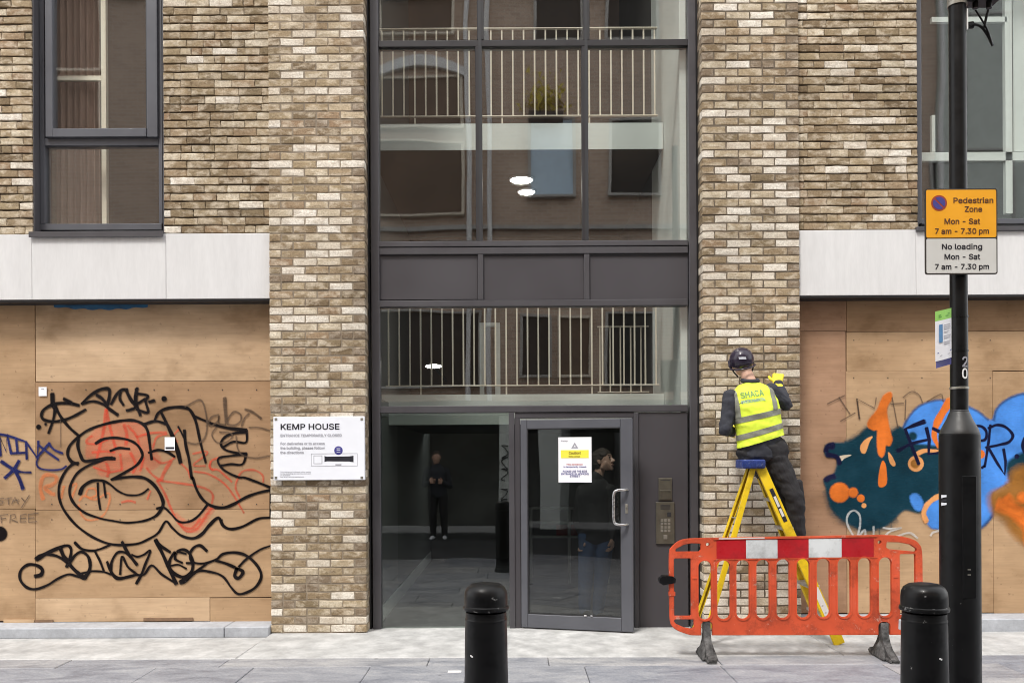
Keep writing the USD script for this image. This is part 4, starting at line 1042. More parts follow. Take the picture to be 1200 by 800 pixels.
graffiti(hr, 'dark_writing', pt_navy2, [R(cG([(952, 358), (870, 388), (802, 416), (850, 540), (908, 690)]), [5, 3.6, 3.6, 4], .5, True), R(cG([(742, 588), (850, 532), (985, 498)]), [4, 3, 2.6], .6), R(cG([(968, 408), (990, 500), (985, 612), (1067, 600)]), [4.4, 4, 3.2, 2.4], .5, True), R(cH([(248, 470), (335, 512)]), 3.4, .5),
    R(cH([(600, 450), (680, 452), (726, 500), (715, 570), (640, 582)]), 2.8, .5), R(cH([(762, 440), (745, 600), (715, 790)]) + cJ([(705, 45), (685, 60)]), 2.6, .5), R(cH([(745, 470), (820, 440), (900, 460), (962, 530), (930, 590), (850, 615), (722, 642)]), [2.6, 2.8, 3, 2.4], .5),
    R(cH([(748, 648), (830, 790)]) + cJ([(890, 122), (898, 0)]) + cH([(880, 655)]), [2.6, 2.8, 3, 3.4], .5, True), dot((1191, 534.5), 2.6, .7), R(cH([(1075, 555), (1052, 620), (1075, 690)]), 4, .6)], label='dark scrawled letters over the blue paint')
graffiti(hr, 'thin_writing', pt_thin, [R(cG(q), 1.2, .4, True) for q in ([(195, 220), (330, 155)], [(285, 168), (372, 300)], [(296, 356), (412, 290)], [(445, 338), (425, 180), (562, 254), (576, 170)], [(746, 412), (700, 170)], [(690, 222), (790, 215)], [(800, 345), (806, 185)])] +
         [R(cG([(785, 170), (850, 125), (910, 150), (938, 212)]), 1.1, .4), R(cH([(195, 232), (320, 168), (342, 232)]), 1.1, .4), R(cG([(425, 180), (445, 335)]), 2., .4)])
graffiti(hr, 'white_writing', pt_white, [R(cI(q), 2.2, .5) for q in ([(425, 602), (450, 500), (445, 420), (400, 385), (355, 420), (350, 490), (402, 592)], [(440, 588), (485, 535), (492, 582)], [(555, 592), (556, 508)], [(628, 520), (700, 528), (772, 518), (690, 545), (650, 575)], [(1000, 582), (1020, 555), (1075, 540)], [(700, 600), (830, 560), (900, 600)])])

# ------------------------------------------------------------------ inside the entrance
hall = thing('entrance_hall', 'dim stair hall seen through the glazed screen', 'hall', (0, 3, 0), kind='structure')
obj('hall_floor', bx(-1.5, 1.9, .30, 6.1, -.02, .0005), floor_dark, hall)
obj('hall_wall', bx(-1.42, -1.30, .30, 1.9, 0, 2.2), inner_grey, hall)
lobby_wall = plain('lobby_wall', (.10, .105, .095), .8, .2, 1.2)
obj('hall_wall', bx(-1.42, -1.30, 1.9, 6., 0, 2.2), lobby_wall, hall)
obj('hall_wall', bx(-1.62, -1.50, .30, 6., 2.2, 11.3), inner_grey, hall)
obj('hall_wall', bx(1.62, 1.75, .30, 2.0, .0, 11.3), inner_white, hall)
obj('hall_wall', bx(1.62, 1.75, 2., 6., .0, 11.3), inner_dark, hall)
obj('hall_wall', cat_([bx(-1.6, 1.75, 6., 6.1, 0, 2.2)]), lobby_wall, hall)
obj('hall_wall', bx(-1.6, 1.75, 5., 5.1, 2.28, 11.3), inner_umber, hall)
obj('hall_ceiling', bx(-1.62, 1.75, .30, 6.1, 11.3, 11.4), inner_white, hall)
obj('skirting', bx(-1.30, -1.284, .32, 5.9, .0005, .14), inner_white, hall)
YB = 1.2
zb1 = W(600, 462, YB)[2]; zb1u = W(600, 497, YB)[2]; zb2 = W(600, 145, YB)[2]; zb2u = W(600, 175.5, YB)[2]
for lab, z0, z1, x0, x1 in (('pale landing slab edge just above the entrance door', zb1u, zb1, -1.495, 1.615), ('white landing slab edge across the upper panes', zb2u, zb2, -1.495, 1.615)):
    t = thing('landing_slab', lab, 'landing', (0, YB, z0), 'landings inside the glazed screen')
    obj('slab', bx(x0, x1, YB + .01, 4.98, z0 + .01, z1), inner_umber if z0 > 3 else inner_dark, t)
    obj('edge_fascia', bx(x0, x1, YB, YB + .0095, z0, z1 + .002), inner_white, t)


def balustrade(lab, u0, u1, y, z0, h, pitch):
    a, b = W(u0, 400, y)[0], W(u1, 400, y)[0]
    t = thing('balustrade', lab, 'balustrade', ((a + b) / 2, y, z0), 'cream bar balustrades inside the screen')
    obj('top_rail', bx(a, b, y - .02, y + .02, z0 + h, z0 + h + .012, .002), cream, t)
    obj('bottom_rail', bx(a, b, y - .02, y + .02, z0 + .09, z0 + .102, .002), cream, t)
    n = int((b - a) / pitch)
    for i in range(n + 1):
        x = a + .03 + i * (b - a - .06) / n
        low = .0 if i % 8 == 3 else .09
        obj('bar', bx(x - .008, x + .008, y - .008, y + .008, z0 + low, z0 + h, .002), cream, t)


balustrade('cream bar balustrade on the upper landing, behind the tall panes', 446, 772, YB + .06, zb2 + .003, 1.02, .116)
balustrade('cream bar balustrade on the lower landing, above the entrance door', 452, 772, YB + .06, zb1 + .003, 1.02, .116)
balustrade('short cream balustrade further back on the stair, right', 700, 766, 2.3, zb1 + .003, .86, .13)
lp = thing('door_lining', 'pale inner door lining standing behind the lower balustrade', 'door lining', W(573, 462, 2.2))
z0_ = zb1 + .002
obj('jamb', bx(W(562, 400, 2.2)[0], W(567, 400, 2.2)[0], 2.2, 2.3, z0_, W(565, 382, 2.2)[2]), inner_white, lp)
obj('jamb', bx(W(580, 400, 2.2)[0], W(586, 400, 2.2)[0], 2.2, 2.3, z0_, W(565, 382, 2.2)[2]), inner_white, lp)
obj('head', bx(W(562, 400, 2.2)[0], W(586, 400, 2.2)[0], 2.2, 2.3, W(565, 382, 2.2)[2] + .001, W(565, 378, 2.2)[2]), inner_white, lp)


def ceil_lamp(lab, u, v, z, r):
    d = (z - EYE) / (-((u - UC) / FOC * math.sin(ROLL) + (v - VC) / FOC * math.cos(ROLL)))
    p = W(u, v, d - DIST)
    t = thing('ceiling_light', lab, 'ceiling light', (p[0], p[1], z), 'round lit lamps inside')
    obj('housing', lathe([[0, z + .03], [r * 1.08, z + .03], [r * 1.08, z - .012], [r, z - .014], [0, z - .014]], (p[0], p[1], 0), 32), white_paint, t)
    obj('diffuser', lathe([[0, z - .03], [r * .8, z - .028], [r * .97, z - .0145], [0, z - .0145]], (p[0], p[1], 0), 32), lamp_glow, t)


ceil_lamp('round lit ceiling lamp under the upper landing, the larger and nearer of two', 611, 210, zb2u + .005, .135)
ceil_lamp('round lit ceiling lamp under the upper landing, the smaller one just behind', 617, 224, zb2u + .005, .105)
p = W(508, 429, 2.9)
t = thing('wall_light', 'small lit oval lamp behind the lower balustrade', 'wall light', p)
obj('stem', bx(p[0] - .012, p[0] + .012, 2.94, 4.995, p[2] - .008, p[2] + .008), grey_dark, t)
sph = trimesh.creation.icosphere(3, 1.0); sph.apply_scale((.10, .05, .024)); sph.apply_translation(p)
obj('diffuser', sph, lamp_glow, t, smooth=True)
# low guard rail deeper in the lobby
gr = thing('lobby_guard_rail', 'low three bar steel guard rail in the lobby behind the door', 'guard rail', W(665, 660, 3.4))
ya = 3.2
for v in (595, 612, 628.5):
    obj('rail', tube([W(622, v, ya), W(668, v, ya), W(714, v, ya)], .016, 8), inner_white, gr)
obj('red_panel', pbox(652, 614.5, 713, 627, ya + .03, ya + .05), plain('dark_red_panel', (.22, .02, .02), .6, .2), gr)
for u in (622, 667, 712):
    p = W(u, 594, ya)
    obj('post', tube([[p[0], p[1] + .001, .0], [p[0], p[1] + .001, .6], p + [0, .001, 0]], .02, 8), inner_white, gr)

# ------------------------------------------------------------------ people
def ball(p, r, s=18):
    r = np.broadcast_to(np.array(r, float), (3,))
    return Manifold.sphere(1.0, s).scale(tuple(map(float, r))).translate(tuple(map(float, p)))


def ball_r(p, r, rot, s=18):
    return Manifold.sphere(1.0, s).scale(tuple(map(float, r))).rotate(tuple(map(float, rot))).translate(tuple(map(float, p)))


def bone(p, r, q, s):
    return Manifold.batch_hull([ball(p, r), ball(q, s)])


def chain(pts):
    return [bone(a, ra, b, rb) for (a, ra), (b, rb) in zip(pts, pts[1:])]


def add(ms):
    return Manifold.batch_boolean(ms, m3.OpType.Add)


def flesh(ms, edge=.02, it=8, crease=0., cs=14., seed=0):
    m = add(ms).refine_to_length(edge)
    q = m.to_mesh()
    t = trimesh.Trimesh(q.vert_properties[:, :3], q.tri_verts, process=True)
    trimesh.smoothing.filter_taubin(t, lamb=.5, nu=.53, iterations=it)
    if crease:
        n = t.vertex_normals
        d = meshkit.fbm(t.vertices * np.array([cs, cs, cs * 1.7]) + 31.7, 3, seed) - .5
        t.vertices = t.vertices + n * (d * 2 * crease)[:, None]
    return t


def to_manifold(t):
    t = trimesh.Trimesh(t.vertices, t.faces, process=True)
    return Manifold(m3.Mesh(np.asarray(t.vertices, np.float32), np.asarray(t.faces, np.uint32)))


def head_parts(c, face, up, k=1.):
    """Skull, jaw, nose and ears of a head centred at c that looks along face."""
    c = np.array(c, float); F = np.array(face, float); F /= np.linalg.norm(F)
    U = np.array(up, float); U -= F * (U @ F); U /= np.linalg.norm(U); S = np.cross(F, U)
    at = lambda f, s, u: c + (F * f + S * s + U * u) * k
    ms = [Manifold.batch_hull([ball(at(-.018, 0, .035), .083 * k), ball(at(.022, 0, .03), .072 * k), ball(at(.03, 0, -.03), .06 * k)]),
          Manifold.batch_hull([ball(at(.035, .03, -.03), .04 * k), ball(at(.035, -.03, -.03), .04 * k), ball(at(.062, 0, -.092), .024 * k), ball(at(-.01, .04, -.06), .03 * k), ball(at(-.01, -.04, -.06), .03 * k)]),
          Manifold.batch_hull([ball(at(.088, 0, .012), .008 * k), ball(at(.112, 0, -.026), .013 * k), ball(at(.09, .014, -.032), .009 * k), ball(at(.09, -.014, -.032), .009 * k)]),
          bone(at(.082, .028, .03), .012 * k, at(.082, -.028, .03), .012 * k),
          bone(at(.088, .02, -.062), .009 * k, at(.088, -.02, -.062), .009 * k)]
    for s in (-1, 1):
        ms.append(Manifold.batch_hull([ball(at(-.008, s * .078, .018), .012 * k), ball(at(-.012, s * .084, -.022), .009 * k), ball(at(-.026, s * .086, .012), .01 * k)]))
        ms.append(ball(at(.075, s * .032, .012), .014 * k))
    return ms, at


def hand_parts(wrist, along, thumb, curl=.5, k=1., palm_n=None):
    """A hand from the wrist: palm, four unequal fingers bent by curl, and a thumb off the side of the palm."""
    w = np.array(wrist, float); A = np.array(along, float); A /= np.linalg.norm(A)
    T = np.array(thumb, float); T -= A * (T @ A); T /= np.linalg.norm(T)
    N = np.cross(A, T)
    if palm_n is not None and N @ np.array(palm_n) < 0:
        N = -N
    ms = [Manifold.batch_hull([ball(w, .026 * k), ball(w + A * .085 * k + T * .032 * k, .014 * k), ball(w + A * .085 * k - T * .034 * k, .013 * k), ball(w + A * .02 * k + T * .028 * k, .017 * k)])]
    for i, (off, L) in enumerate(((.031, .072), (.010, .082), (-.012, .076), (-.033, .060))):
        p = w + A * .085 * k + T * off * k
        d, pts, ang = A, [(p, .0105 * k)], 0.
        for j, fr in enumerate((.45, .30, .25)):
            ang += curl * (1.0 + .12 * i)
            d = A * math.cos(ang) + N * math.sin(ang)
            p = p + d * L * fr * k
            pts.append((p, (.0098, .0092, .0082)[j] * k))
        ms += chain(pts)
    p = w + A * .028 * k + T * .03 * k
    q = p + (A * .55 + T * .75 + N * .25) * .038 * k; r = q + (A * .8 + T * .25 + N * .5) * .032 * k
    ms += chain([(p, .015 * k), (q, .0125 * k), (r, .010 * k)])
    return ms


# the worker on the ladder, his back to the street
YWK = -.40


def K(u, v, y=YWK):
    return W(u, v, y)


wk = thing('person', 'worker in black helmet and yellow high visibility vest standing on the stepladder, back turned', 'person', K(905, 650))
hd = K(869.8, 426.5, -.34)
facew = np.array([.22, .96, -.10]); upw = np.array([-.16, .0, 1.])
hm, hat = head_parts(hd, facew, upw, .98)
neck_lo, neck_hi = K(879, 448, -.39), K(873, 434, -.35)
hipL, hipR = K(880, 533, -.38), K(906, 530, -.40)
shL, shR = K(856, 465, -.42), K(904, 458, -.40)
elL, elR = K(850, 503, -.46), K(921, 474, -.36)
wrL, wrR = K(858, 506, -.20), K(912, 450.5, -.15)
knR, knL = K(931, 582, -.47), K(927, 586, -.28)
anR, anL = K(936, 640, -.42), K(932, 640, -.24)


def torso(g):
    """Hip to shoulders, grown by g."""
    e = lambda u, v, y, rx, ry, rz: ball_r(K(u, v, y), (rx + g, ry + g, rz + g), (0, -6, 0), 24)
    secs = [e(893, 533, -.40, .185, .12, .06), e(890, 516, -.405, .18, .12, .05), e(886, 494, -.41, .165, .11, .05), e(881, 473, -.415, .19, .115, .05), e(879.5, 462, -.41, .165, .09, .04), e(878, 453, -.40, .085, .06, .03)]
    return [Manifold.batch_hull([a, b]) for a, b in zip(secs, secs[1:])]


legs = lambda g: chain([(hipR + [0.0, 0, -.01], .098 + g), (knR, .064 + g), (knR + (anR - knR) * .35, .062 + g), (anR, .045 + g)]) + chain([(hipL + [.02, 0, -.01], .098 + g), (knL, .062 + g), (anL, .044 + g)])
armL = lambda g: chain([(shL, .056 + g), (elL, .044 + g), (wrL, .03 + g)])
armR = lambda g: chain([(shR, .058 + g), (elR, .044 + g), (wrR, .031 + g)])
hR = hand_parts(wrR, K(912, 441, -.12) - wrR, (-.9, .1, .2), 1.15, .95, (0, 1, 0))
hL = hand_parts(wrL, np.array([.1, 1, .1]), (.4, 0, 1), .5, .95)
feet = []
for an in (anR, anL):
    feet += [Manifold.batch_hull([ball(an + [0, .0, -.065], .038), ball(an + [.0, .13, -.075], .034), ball(an + [0, -.05, -.07], .034)])]
body = flesh(hm + [bone(neck_lo, .058, neck_hi, .052)] + torso(-.012) + legs(-.012) + armL(-.008) + armR(-.008) + hR + hL + feet, .018, 6)
obj('body', body, skin, wk, smooth=True)
jk = flesh(torso(.008) + armL(.012) + armR(.012), .018, 4, .013, 15., 3)
obj('jacket', jk, navy, wk, smooth=True)
obj('collar', tube(spline([neck_lo + np.array([.066 * math.cos(a), .058 * math.sin(a), .016 + .012 * math.sin(a)]) for a in np.linspace(0, 2 * math.pi, 13)], 4), .02, 10), navy, wk, smooth=True)
tr_ = flesh(legs(.014) + [Manifold.batch_hull([ball(hipR + [.01, 0, .02], .125), ball(hipL + [.0, 0, .02], .125), ball(K(890, 520, -.4), .12)])], .018, 4, .018, 13., 5)
obj('trousers', tr_, trouser_black, wk, smooth=True)
obj('trouser_pocket', flesh([Manifold.batch_hull([ball(K(936, 566, -.47), .035), ball(K(938, 588, -.45), .04)])], .02, 4, .005), trouser_black, wk, smooth=True)
for an in (anR, anL):
    f = Manifold.batch_hull([ball(an + [0, -.01, -.058], .05), ball(an + [.0, .14, -.075], .043), ball(an + [0, -.055, -.07], .044)])
    bt = obj('boot', flesh([f, bone(an + [0, 0, -.05], .054, an + [0, 0, .06], .055)], .018, 4), boot_m, wk, smooth=True)
gm = flesh(hand_parts(wrR, K(912, 441, -.12) - wrR, (-.9, .1, .2), 1.15, 1.13, (0, 1, 0)) + [bone(wrR, .040, wrR + (elR - wrR) * .22, .043)], .009, 4)
obj('glove', gm, glove_m, wk, smooth=True)
gm = flesh(hand_parts(wrL, np.array([.1, 1, .1]), (.4, 0, 1), .5, 1.1), .009, 4)
obj('glove', gm, glove_m, wk, smooth=True)


def half(p, n):
    """The half space behind the plane through p whose normal is n, as a big block."""
    n = np.array(n, float); n /= np.linalg.norm(n)
    o = np.cross(n, [0, 1, 0]) if abs(n[1]) < .9 else np.cross(n, [1, 0, 0]); o /= np.linalg.norm(o); q = np.cross(n, o)
    T = np.stack([o, q, n, np.array(p, float)], 1)
    return Manifold.cube((4, 4, 4), True).translate((0, 0, -2)).transform(T.astype(float))


def vest_solid(g):
    e = lambda u, v, y, rx, ry, rz: ball_r(K(u, v, y), (rx + g, ry + g, rz), (0, -8, 0), 28)
    secs = [e(892, 520, -.405, .212, .148, .05), e(889, 500, -.41, .205, .138, .04), e(884, 475, -.415, .213, .135, .04), e(880, 460, -.41, .198, .108, .03), e(878, 451, -.40, .10, .075, .022)]
    s = [Manifold.batch_hull([a, b]) for a, b in zip(secs, secs[1:])]
    return flesh(s, .018, 4, .013, 12., 8)


hem_n = np.array([.30, 0, -1.])
hem = half(K(890, 517.5, -.41), hem_n)
vest_t = vest_solid(0.)
vest = (to_manifold(vest_t) ^ hem)
vb = obj('vest', vest, hivis, wk, smooth=35)
tape = to_manifold(trimesh.Trimesh(vest_t.vertices + vest_t.vertex_normals * .0035, vest_t.faces)) ^ half(K(890, 516, -.41), hem_n)


def strip(p, n, w_):
    n = np.array(n, float) / np.linalg.norm(n); p = np.array(p, float)
    return tape ^ half(p + n * w_ / 2, n) ^ half(p - n * w_ / 2, -n)


bandn = np.array([.25, 0, -1.])
b1 = strip(K(886, 488, -.41), np.array([.22, 0, -1.]), .048)
b2 = strip(K(889, 506, -.41), np.array([.28, 0, -1.]), .048)
obj('reflective_band', b1, refl_grey, vb, smooth=35)
obj('reflective_band', b2, refl_grey, vb, smooth=35)
top_part = half(K(886, 485.4, -.41), np.array([.22, 0, -1.]))
for u, v, n in ((860, 475, np.array([1, 0, .16])), (903.5, 470, np.array([1, 0, .12]))):
    obj('reflective_brace', strip(K(u, v, -.41), n, .046) ^ top_part, refl_grey, vb, smooth=35)
# piping along the shoulder edges is the vest itself; lettering across the back
vv = vest_t.vertices
backs = vest_t.vertex_normals[:, 1] < -.15
lin = LinearNDInterpolator(vv[backs][:, [0, 2]], vv[backs][:, 1]); near = NearestNDInterpolator(vv[backs][:, [0, 2]], vv[backs][:, 1])
for s, c, wid, h, m_ in (('SHACA', (882.5, 464.5), .20, .05, plain('vest_green_print', (.16, .30, .12), .6, .1)), ('ENVIRONMENTAL', (883.5, 470.8), .205, .026, plain('vest_blue_print', (.22, .36, .46), .6, .1))):
    t_ = text(s, h, wid, True, .001)
    v_ = t_.vertices.copy(); v_[:, 0] -= wid / 2
    a = math.radians(8)
    q = K(*c, -.54)
    xz = np.stack([q[0] + v_[:, 0] * math.cos(a) - v_[:, 2] * math.sin(a), q[2] + v_[:, 0] * math.sin(a) + v_[:, 2] * math.cos(a)], 1)
    yy = lin(xz); bad = np.isnan(yy); yy[bad] = near(xz[bad])
    obj('lettering', tm(np.stack([xz[:, 0], yy - .003 + v_[:, 1], xz[:, 1]], 1), t_.faces), m_, vb, label='SHACA' if s == 'SHACA' else None)
# helmet
F = facew / np.linalg.norm(facew)
shell = Manifold.batch_hull([ball(hat(-.012, 0, .04), .108), ball(hat(.012, 0, .045), .10)]) ^ half(hat(0, 0, -.022), -(np.array([0, 0, 1.]) - .42 * F))
hs = flesh([shell], .014, 4)
hp_ = obj('helmet', hs, helmet_m, wk, smooth=50)
obj('helmet_brim', flesh([Manifold.batch_hull([ball(hat(.06, .05, .015), .02), ball(hat(.06, -.05, .015), .02), ball(hat(.135, 0, .018), .012)])], .015, 3), helmet_m, hp_, smooth=True)
ring_ = [hat(.112 * math.cos(a) - .002, .110 * math.sin(a), -.024 + .045 * math.cos(a)) for a in np.linspace(0, 2 * math.pi, 33)]
obj('rim', tube(ring_, .008, 8), helmet_m, hp_, smooth=True)
for s in (-1, 1):
    obj('chin_strap', tube(spline([hat(.0, s * .098, .0), hat(.0, s * .088, -.05), hat(.03, s * .055, -.10)], 6), .007, 6), trouser_black, hp_)
obj('ear_guard', flesh([Manifold.batch_hull([ball(hat(-.005, -.106, .0), .018), ball(hat(-.005, -.104, .045), .016)])], .012, 3), helmet_m, hp_, smooth=True)
cst = hat(-.112, -.012, .028)
ins = np.cross(F, [0, 0, 1.]); ins /= np.linalg.norm(ins)
stk = []
for i in range(9):
    for j in (0, 1):
        th = math.radians(-16 + 32 * i / 8 - 2)
        stk.append(hat(-.012 - .1125 * math.cos(th) * (1 if j else .985), -.113 * math.sin(th), .018 + .022 * j + .018 * math.sin(th)))
obj('helmet_sticker', tm(stk, [q for k in range(8) for q in ([2 * k, 2 * k + 2, 2 * k + 3], [2 * k, 2 * k + 3, 2 * k + 1])] + [q[::-1] for k in range(8) for q in ([2 * k, 2 * k + 2, 2 * k + 3], [2 * k, 2 * k + 3, 2 * k + 1])]), white_sign, hp_)

# the man behind the door glass
YM = .82
mw = thing('person', 'man in dark jacket and blue jeans standing inside behind the glass door, looking right', 'person', W(697, 724, YM))
K2 = lambda u, v, y=YM: W(u, v, y)
hc = K2(707, 540)
fw = np.array([.86, -.46, .26])
hm2, hat2 = head_parts(hc, fw, (.05, 0, 1.), 1.0)
nl, nh = K2(699, 562), K2(703, 551)
sL, sR = K2(683, 575, YM + .06), K2(716, 575, YM - .05)
eL, eR = K2(677, 608, YM + .1), K2(721, 608, YM - .12)
wL, wR = K2(684, 630, YM - .02), K2(717, 630, YM - .16)
hpL, hpR = K2(690, 628), K2(708, 628)
kL, kR = K2(686, 676, YM - .02), K2(705, 674, YM - .06)
aL, aR = K2(685, 714, YM + .03), K2(701, 716, YM)
tor2 = lambda g: [Manifold.batch_hull([ball(a, np.array(ra) + g), ball(b, np.array(rb) + g)]) for (a, ra), (b, rb) in (
    ((K2(699, 630), (.17, .12, .07)), (K2(699, 605), (.17, .12, .06))), ((K2(699, 605), (.17, .12, .06)), (K2(699, 580), (.19, .12, .06))), ((K2(699, 580), (.19, .12, .06)), (K2(699.5, 565), (.10, .08, .04))))]
leg2 = lambda g: chain([(hpL, .092 + g), (kL, .062 + g), (aL, .043 + g)]) + chain([(hpR, .092 + g), (kR, .062 + g), (aR, .043 + g)])
arm2 = lambda g: chain([(sL, .055 + g), (eL, .044 + g), (wL, .03 + g)]) + chain([(sR, .055 + g), (eR, .044 + g), (wR, .03 + g)])
hands2 = hand_parts(wR, (.05, -.1, -1), (-.3, -1, 0), .5) + hand_parts(wL, (.05, -.1, -1), (.3, -1, 0), .5)
ft2 = [Manifold.batch_hull([ball(a + np.array([0, .02, -.045]), .035), ball(a + np.array([.05, -.13, -.055]), .03)]) for a in (aL, aR)]
bd = flesh(hm2 + [bone(nl, .056, nh, .05)] + tor2(-.015) + leg2(-.012) + arm2(-.01) + hands2 + ft2, .014, 4)
obj('body', bd, skin, mw, smooth=True)
obj('jacket', flesh(tor2(.012) + arm2(.014) + [bone(nl + [0, 0, -.01], .075, nl + [0, 0, .03], .066)], .02, 6, .006, 13., 2), plain('dark_jacket', (.02, .018, .018), .8, .3, 20.), mw, smooth=True)
obj('jeans', flesh(leg2(.014) + [Manifold.batch_hull([ball(hpL, .112), ball(hpR, .112)])], .02, 6, .008, 12., 4), denim, mw, smooth=True)
for a in (aL, aR):
    obj('shoe', flesh([Manifold.batch_hull([ball(a + np.array([0, .02, -.035]), .045), ball(a + np.array([.05, -.14, -.052]), .034), ball(a + np.array([0, .04, -.05]), .036)])], .018, 4), boot_m, mw, smooth=True)
hr_ = Manifold.batch_hull([ball(hat2(-.024, 0, .042), .092), ball(hat2(.01, 0, .052), .082)]) - half(hat2(.052, 0, .052), -(fw / np.linalg.norm(fw)) - np.array([0, 0, -.15])).mirror((0, 0, 0)) if False else Manifold.batch_hull([ball(hat2(-.024, 0, .042), .092), ball(hat2(.01, 0, .052), .082)]) ^ half(hat2(0, 0, .006), .85 * (fw / np.linalg.norm(fw)) - np.array([0, 0, 1.]))
hr_ = add([hr_, Manifold.batch_hull([ball(hat2(-.05, .045, -.03), .042), ball(hat2(-.05, -.045, -.03), .042), ball(hat2(-.06, 0, .04), .062)])] + [Manifold.batch_hull([ball(hat2(.012, s_ * .066, .06), .026), ball(hat2(-.03, s_ * .07, .03), .026), ball(hat2(-.038, s_ * .062, -.01), .03)]) for s_ in (-1, 1)])
obj('hair', flesh([hr_], .010, 3, .011, 30., 2), hair_m, mw, smooth=True)
for s in (-1, 1):
    obj('eyebrow', flesh([bone(hat2(.092, s * .016, .042), .006, hat2(.084, s * .048, .04), .005)], .01, 1), hair_m, mw, smooth=True)
    obj('eye', flesh([ball(hat2(.084, s * .032, .016), .011)], .006, 1), ink_black, mw, smooth=True)
obj('mouth', flesh([bone(hat2(.0965, -.02, -.062), .0045, hat2(.0965, .02, -.062), .0045)], .006, 1), plain('lips', (.32, .10, .09), .5, .1), mw, smooth=True)

# ------------------------------------------------------------------ stepladder
ld = thing('stepladder', 'yellow fibreglass stepladder with blue top cap under the worker', 'stepladder', (W(890, 752, -.4)[0], -.38, 0))


def lpt(u, v, y):
    return W(u, v, y)


NT, NB = lpt(891, 546, -.54), lpt(982, 756, -.63)     # near tread stile, top and foot
FT, FB = lpt(887, 546, -.34), lpt(964, 747, -.15)
RT, RB = lpt(883, 547, -.54), lpt(826, 754, -.63)     # near rear leg
QT, QB = lpt(878, 547, -.34), lpt(812, 746, -.15)
for q in (NB, FB, RB, QB):
    q[2] = .035
for p, q, w_ in ((NT, NB, .082), (FT, FB, .08), (RT, RB, .046), (QT, QB, .044)):
    nm = 'stile' if w_ > .05 else 'rear_leg'
    s_ = 1 if p[1] < -.4 else -1
    bar = obj(nm, cat_([beam(p, q, w_, .010, b=.002)] + [beam(p + off, q + off, .006, .034, b=.001) for off in ((w_ / 2 - .004) * np.array([1, 0, .4]) / 1.08 + [0, s_ * .0205, 0], -(w_ / 2 - .004) * np.array([1, 0, .4]) / 1.08 + [0, s_ * .0205, 0])]), ladder_yel, ld)
    d_ = (q - p) / np.linalg.norm(q - p)
    obj('rubber_foot', beam(q - d_ * .075, q + d_ * .035, w_ + .012, .022, b=.004), ladder_yel if w_ > .05 else rubber, ld)
NS = 6
for i in range(1, NS):
    t_ = i / NS + .02
    a, b = NT + (NB - NT) * t_, FT + (FB - FT) * t_
    obj('tread', bx(min(a[0], b[0]) - .035, max(a[0], b[0]) + .03, a[1] + .018, b[1] - .018, a[2] - .028, a[2], .004), ladder_alu, ld)
for t_ in (.3, .62, .92):
    a, b = RT + (RB - RT) * t_, QT + (QB - QT) * t_
    obj('rear_brace', beam(a + [0, .012, 0], b - [0, .012, 0], .03, .006, up=(0, 0, 1)), ladder_alu, ld)
for t_ in (.45,):
    for (p, q), (r, s2) in (((NT, NB), (RT, RB)), ((FT, FB), (QT, QB))):
        a, b = p + (q - p) * t_, r + (s2 - r) * t_
        dy = .021 if a[1] < -.4 else -.021
        obj('spreader', beam(a + [0, dy, 0], b + [0, dy, 0], .02, .004), ladder_alu, ld)
ct = lpt(882.5, 543, -.55)
cx_ = lpt(882.5, 543, -.4)[0]
obj('top_cap', Manifold.batch_hull([ball((ct[0] + sx * .084, yy, ct[2] + sz), .014, 12) for sx in (-1, 1) for yy in (-.58, -.34) for sz in (-.028, .022)]), cap_blue, ld, smooth=40)
for i, u in enumerate((870.5, 876, 881.5, 887, 892)):
    p = lpt(u, 540.5, -.598)
    obj('cap_rib', bx(p[0] - .006, p[0] + .006, -.600, -.5915, ct[2] - .03, ct[2] + .024, .002), cap_blue, ld)
a = NT + (NB - NT) * .13; b = NT + (NB - NT) * .32
obj('warning_label', beam(a + [0.004, -.0068, 0], b + [0.004, -.0068, 0], .034, .001), ink_black, ld)
a2 = NT + (NB - NT) * .175; b2_ = NT + (NB - NT) * .235
obj('label_print', beam(a2 + [0.004, -.0078, 0], b2_ + [0.004, -.0078, 0], .022, .0008), sign_grey, ld)
a2 = NT + (NB - NT) * .245; b2_ = NT + (NB - NT) * .29
obj('label_print', beam(a2 + [0.004, -.0078, 0], b2_ + [0.004, -.0078, 0], .022, .0008), sign_grey, ld)
for t_ in (.66, .80, .84):
    a = NT + (NB - NT) * t_
    obj('rivet', lathe([[0, 0], [.009, 0], [.006, .004], [0, .005]], (0, 0, 0), 10).apply_transform(trimesh.transformations.rotation_matrix(math.pi / 2, [1, 0, 0])).apply_translation(a + [0, -.005, 0]), ladder_alu, ld)
a = NT + (NB - NT) * .70; b = NT + (NB - NT) * .87
obj('white_plate', beam(a + [0.006, -.0068, 0], b + [0.006, -.0068, 0], .05, .001), sign_grey, ld)

# ------------------------------------------------------------------ orange barrier
YBR = -1.10
KB = (DIST + YBR) / FOC
BC = W(932, 750, YBR)
br = thing('pedestrian_barrier', 'orange plastic pedestrian barrier with red and white reflective strip', 'barrier', (BC[0], YBR, 0), rotz=-1.6)
# outline in metres about the barrier's foot: pixel (u, v) of the photograph's crop, levelled
def bp(x, y):
    u, v = x / 3.529 + 760, y / 3.529 + 600
    v += (u - 932) * -.0175 + 1.7
    return ((u - 932) * KB, EYE - (v - VC - .0) * KB)


def rounded(x0, y0, x1, y1, r):
    (a, b), (c, d) = bp(x0, y0), bp(x1, y1)
    a, c = min(a, c), max(a, c); b, d = min(b, d), max(b, d)
    r = min(r, (c - a) / 2 * .98, (d - b) / 2 * .98)
    return sbox(a + r, b + r, c - r, d - r).buffer(r, 10)


def bpoly(pts):
    return Polygon([bp(*p) for p in pts])


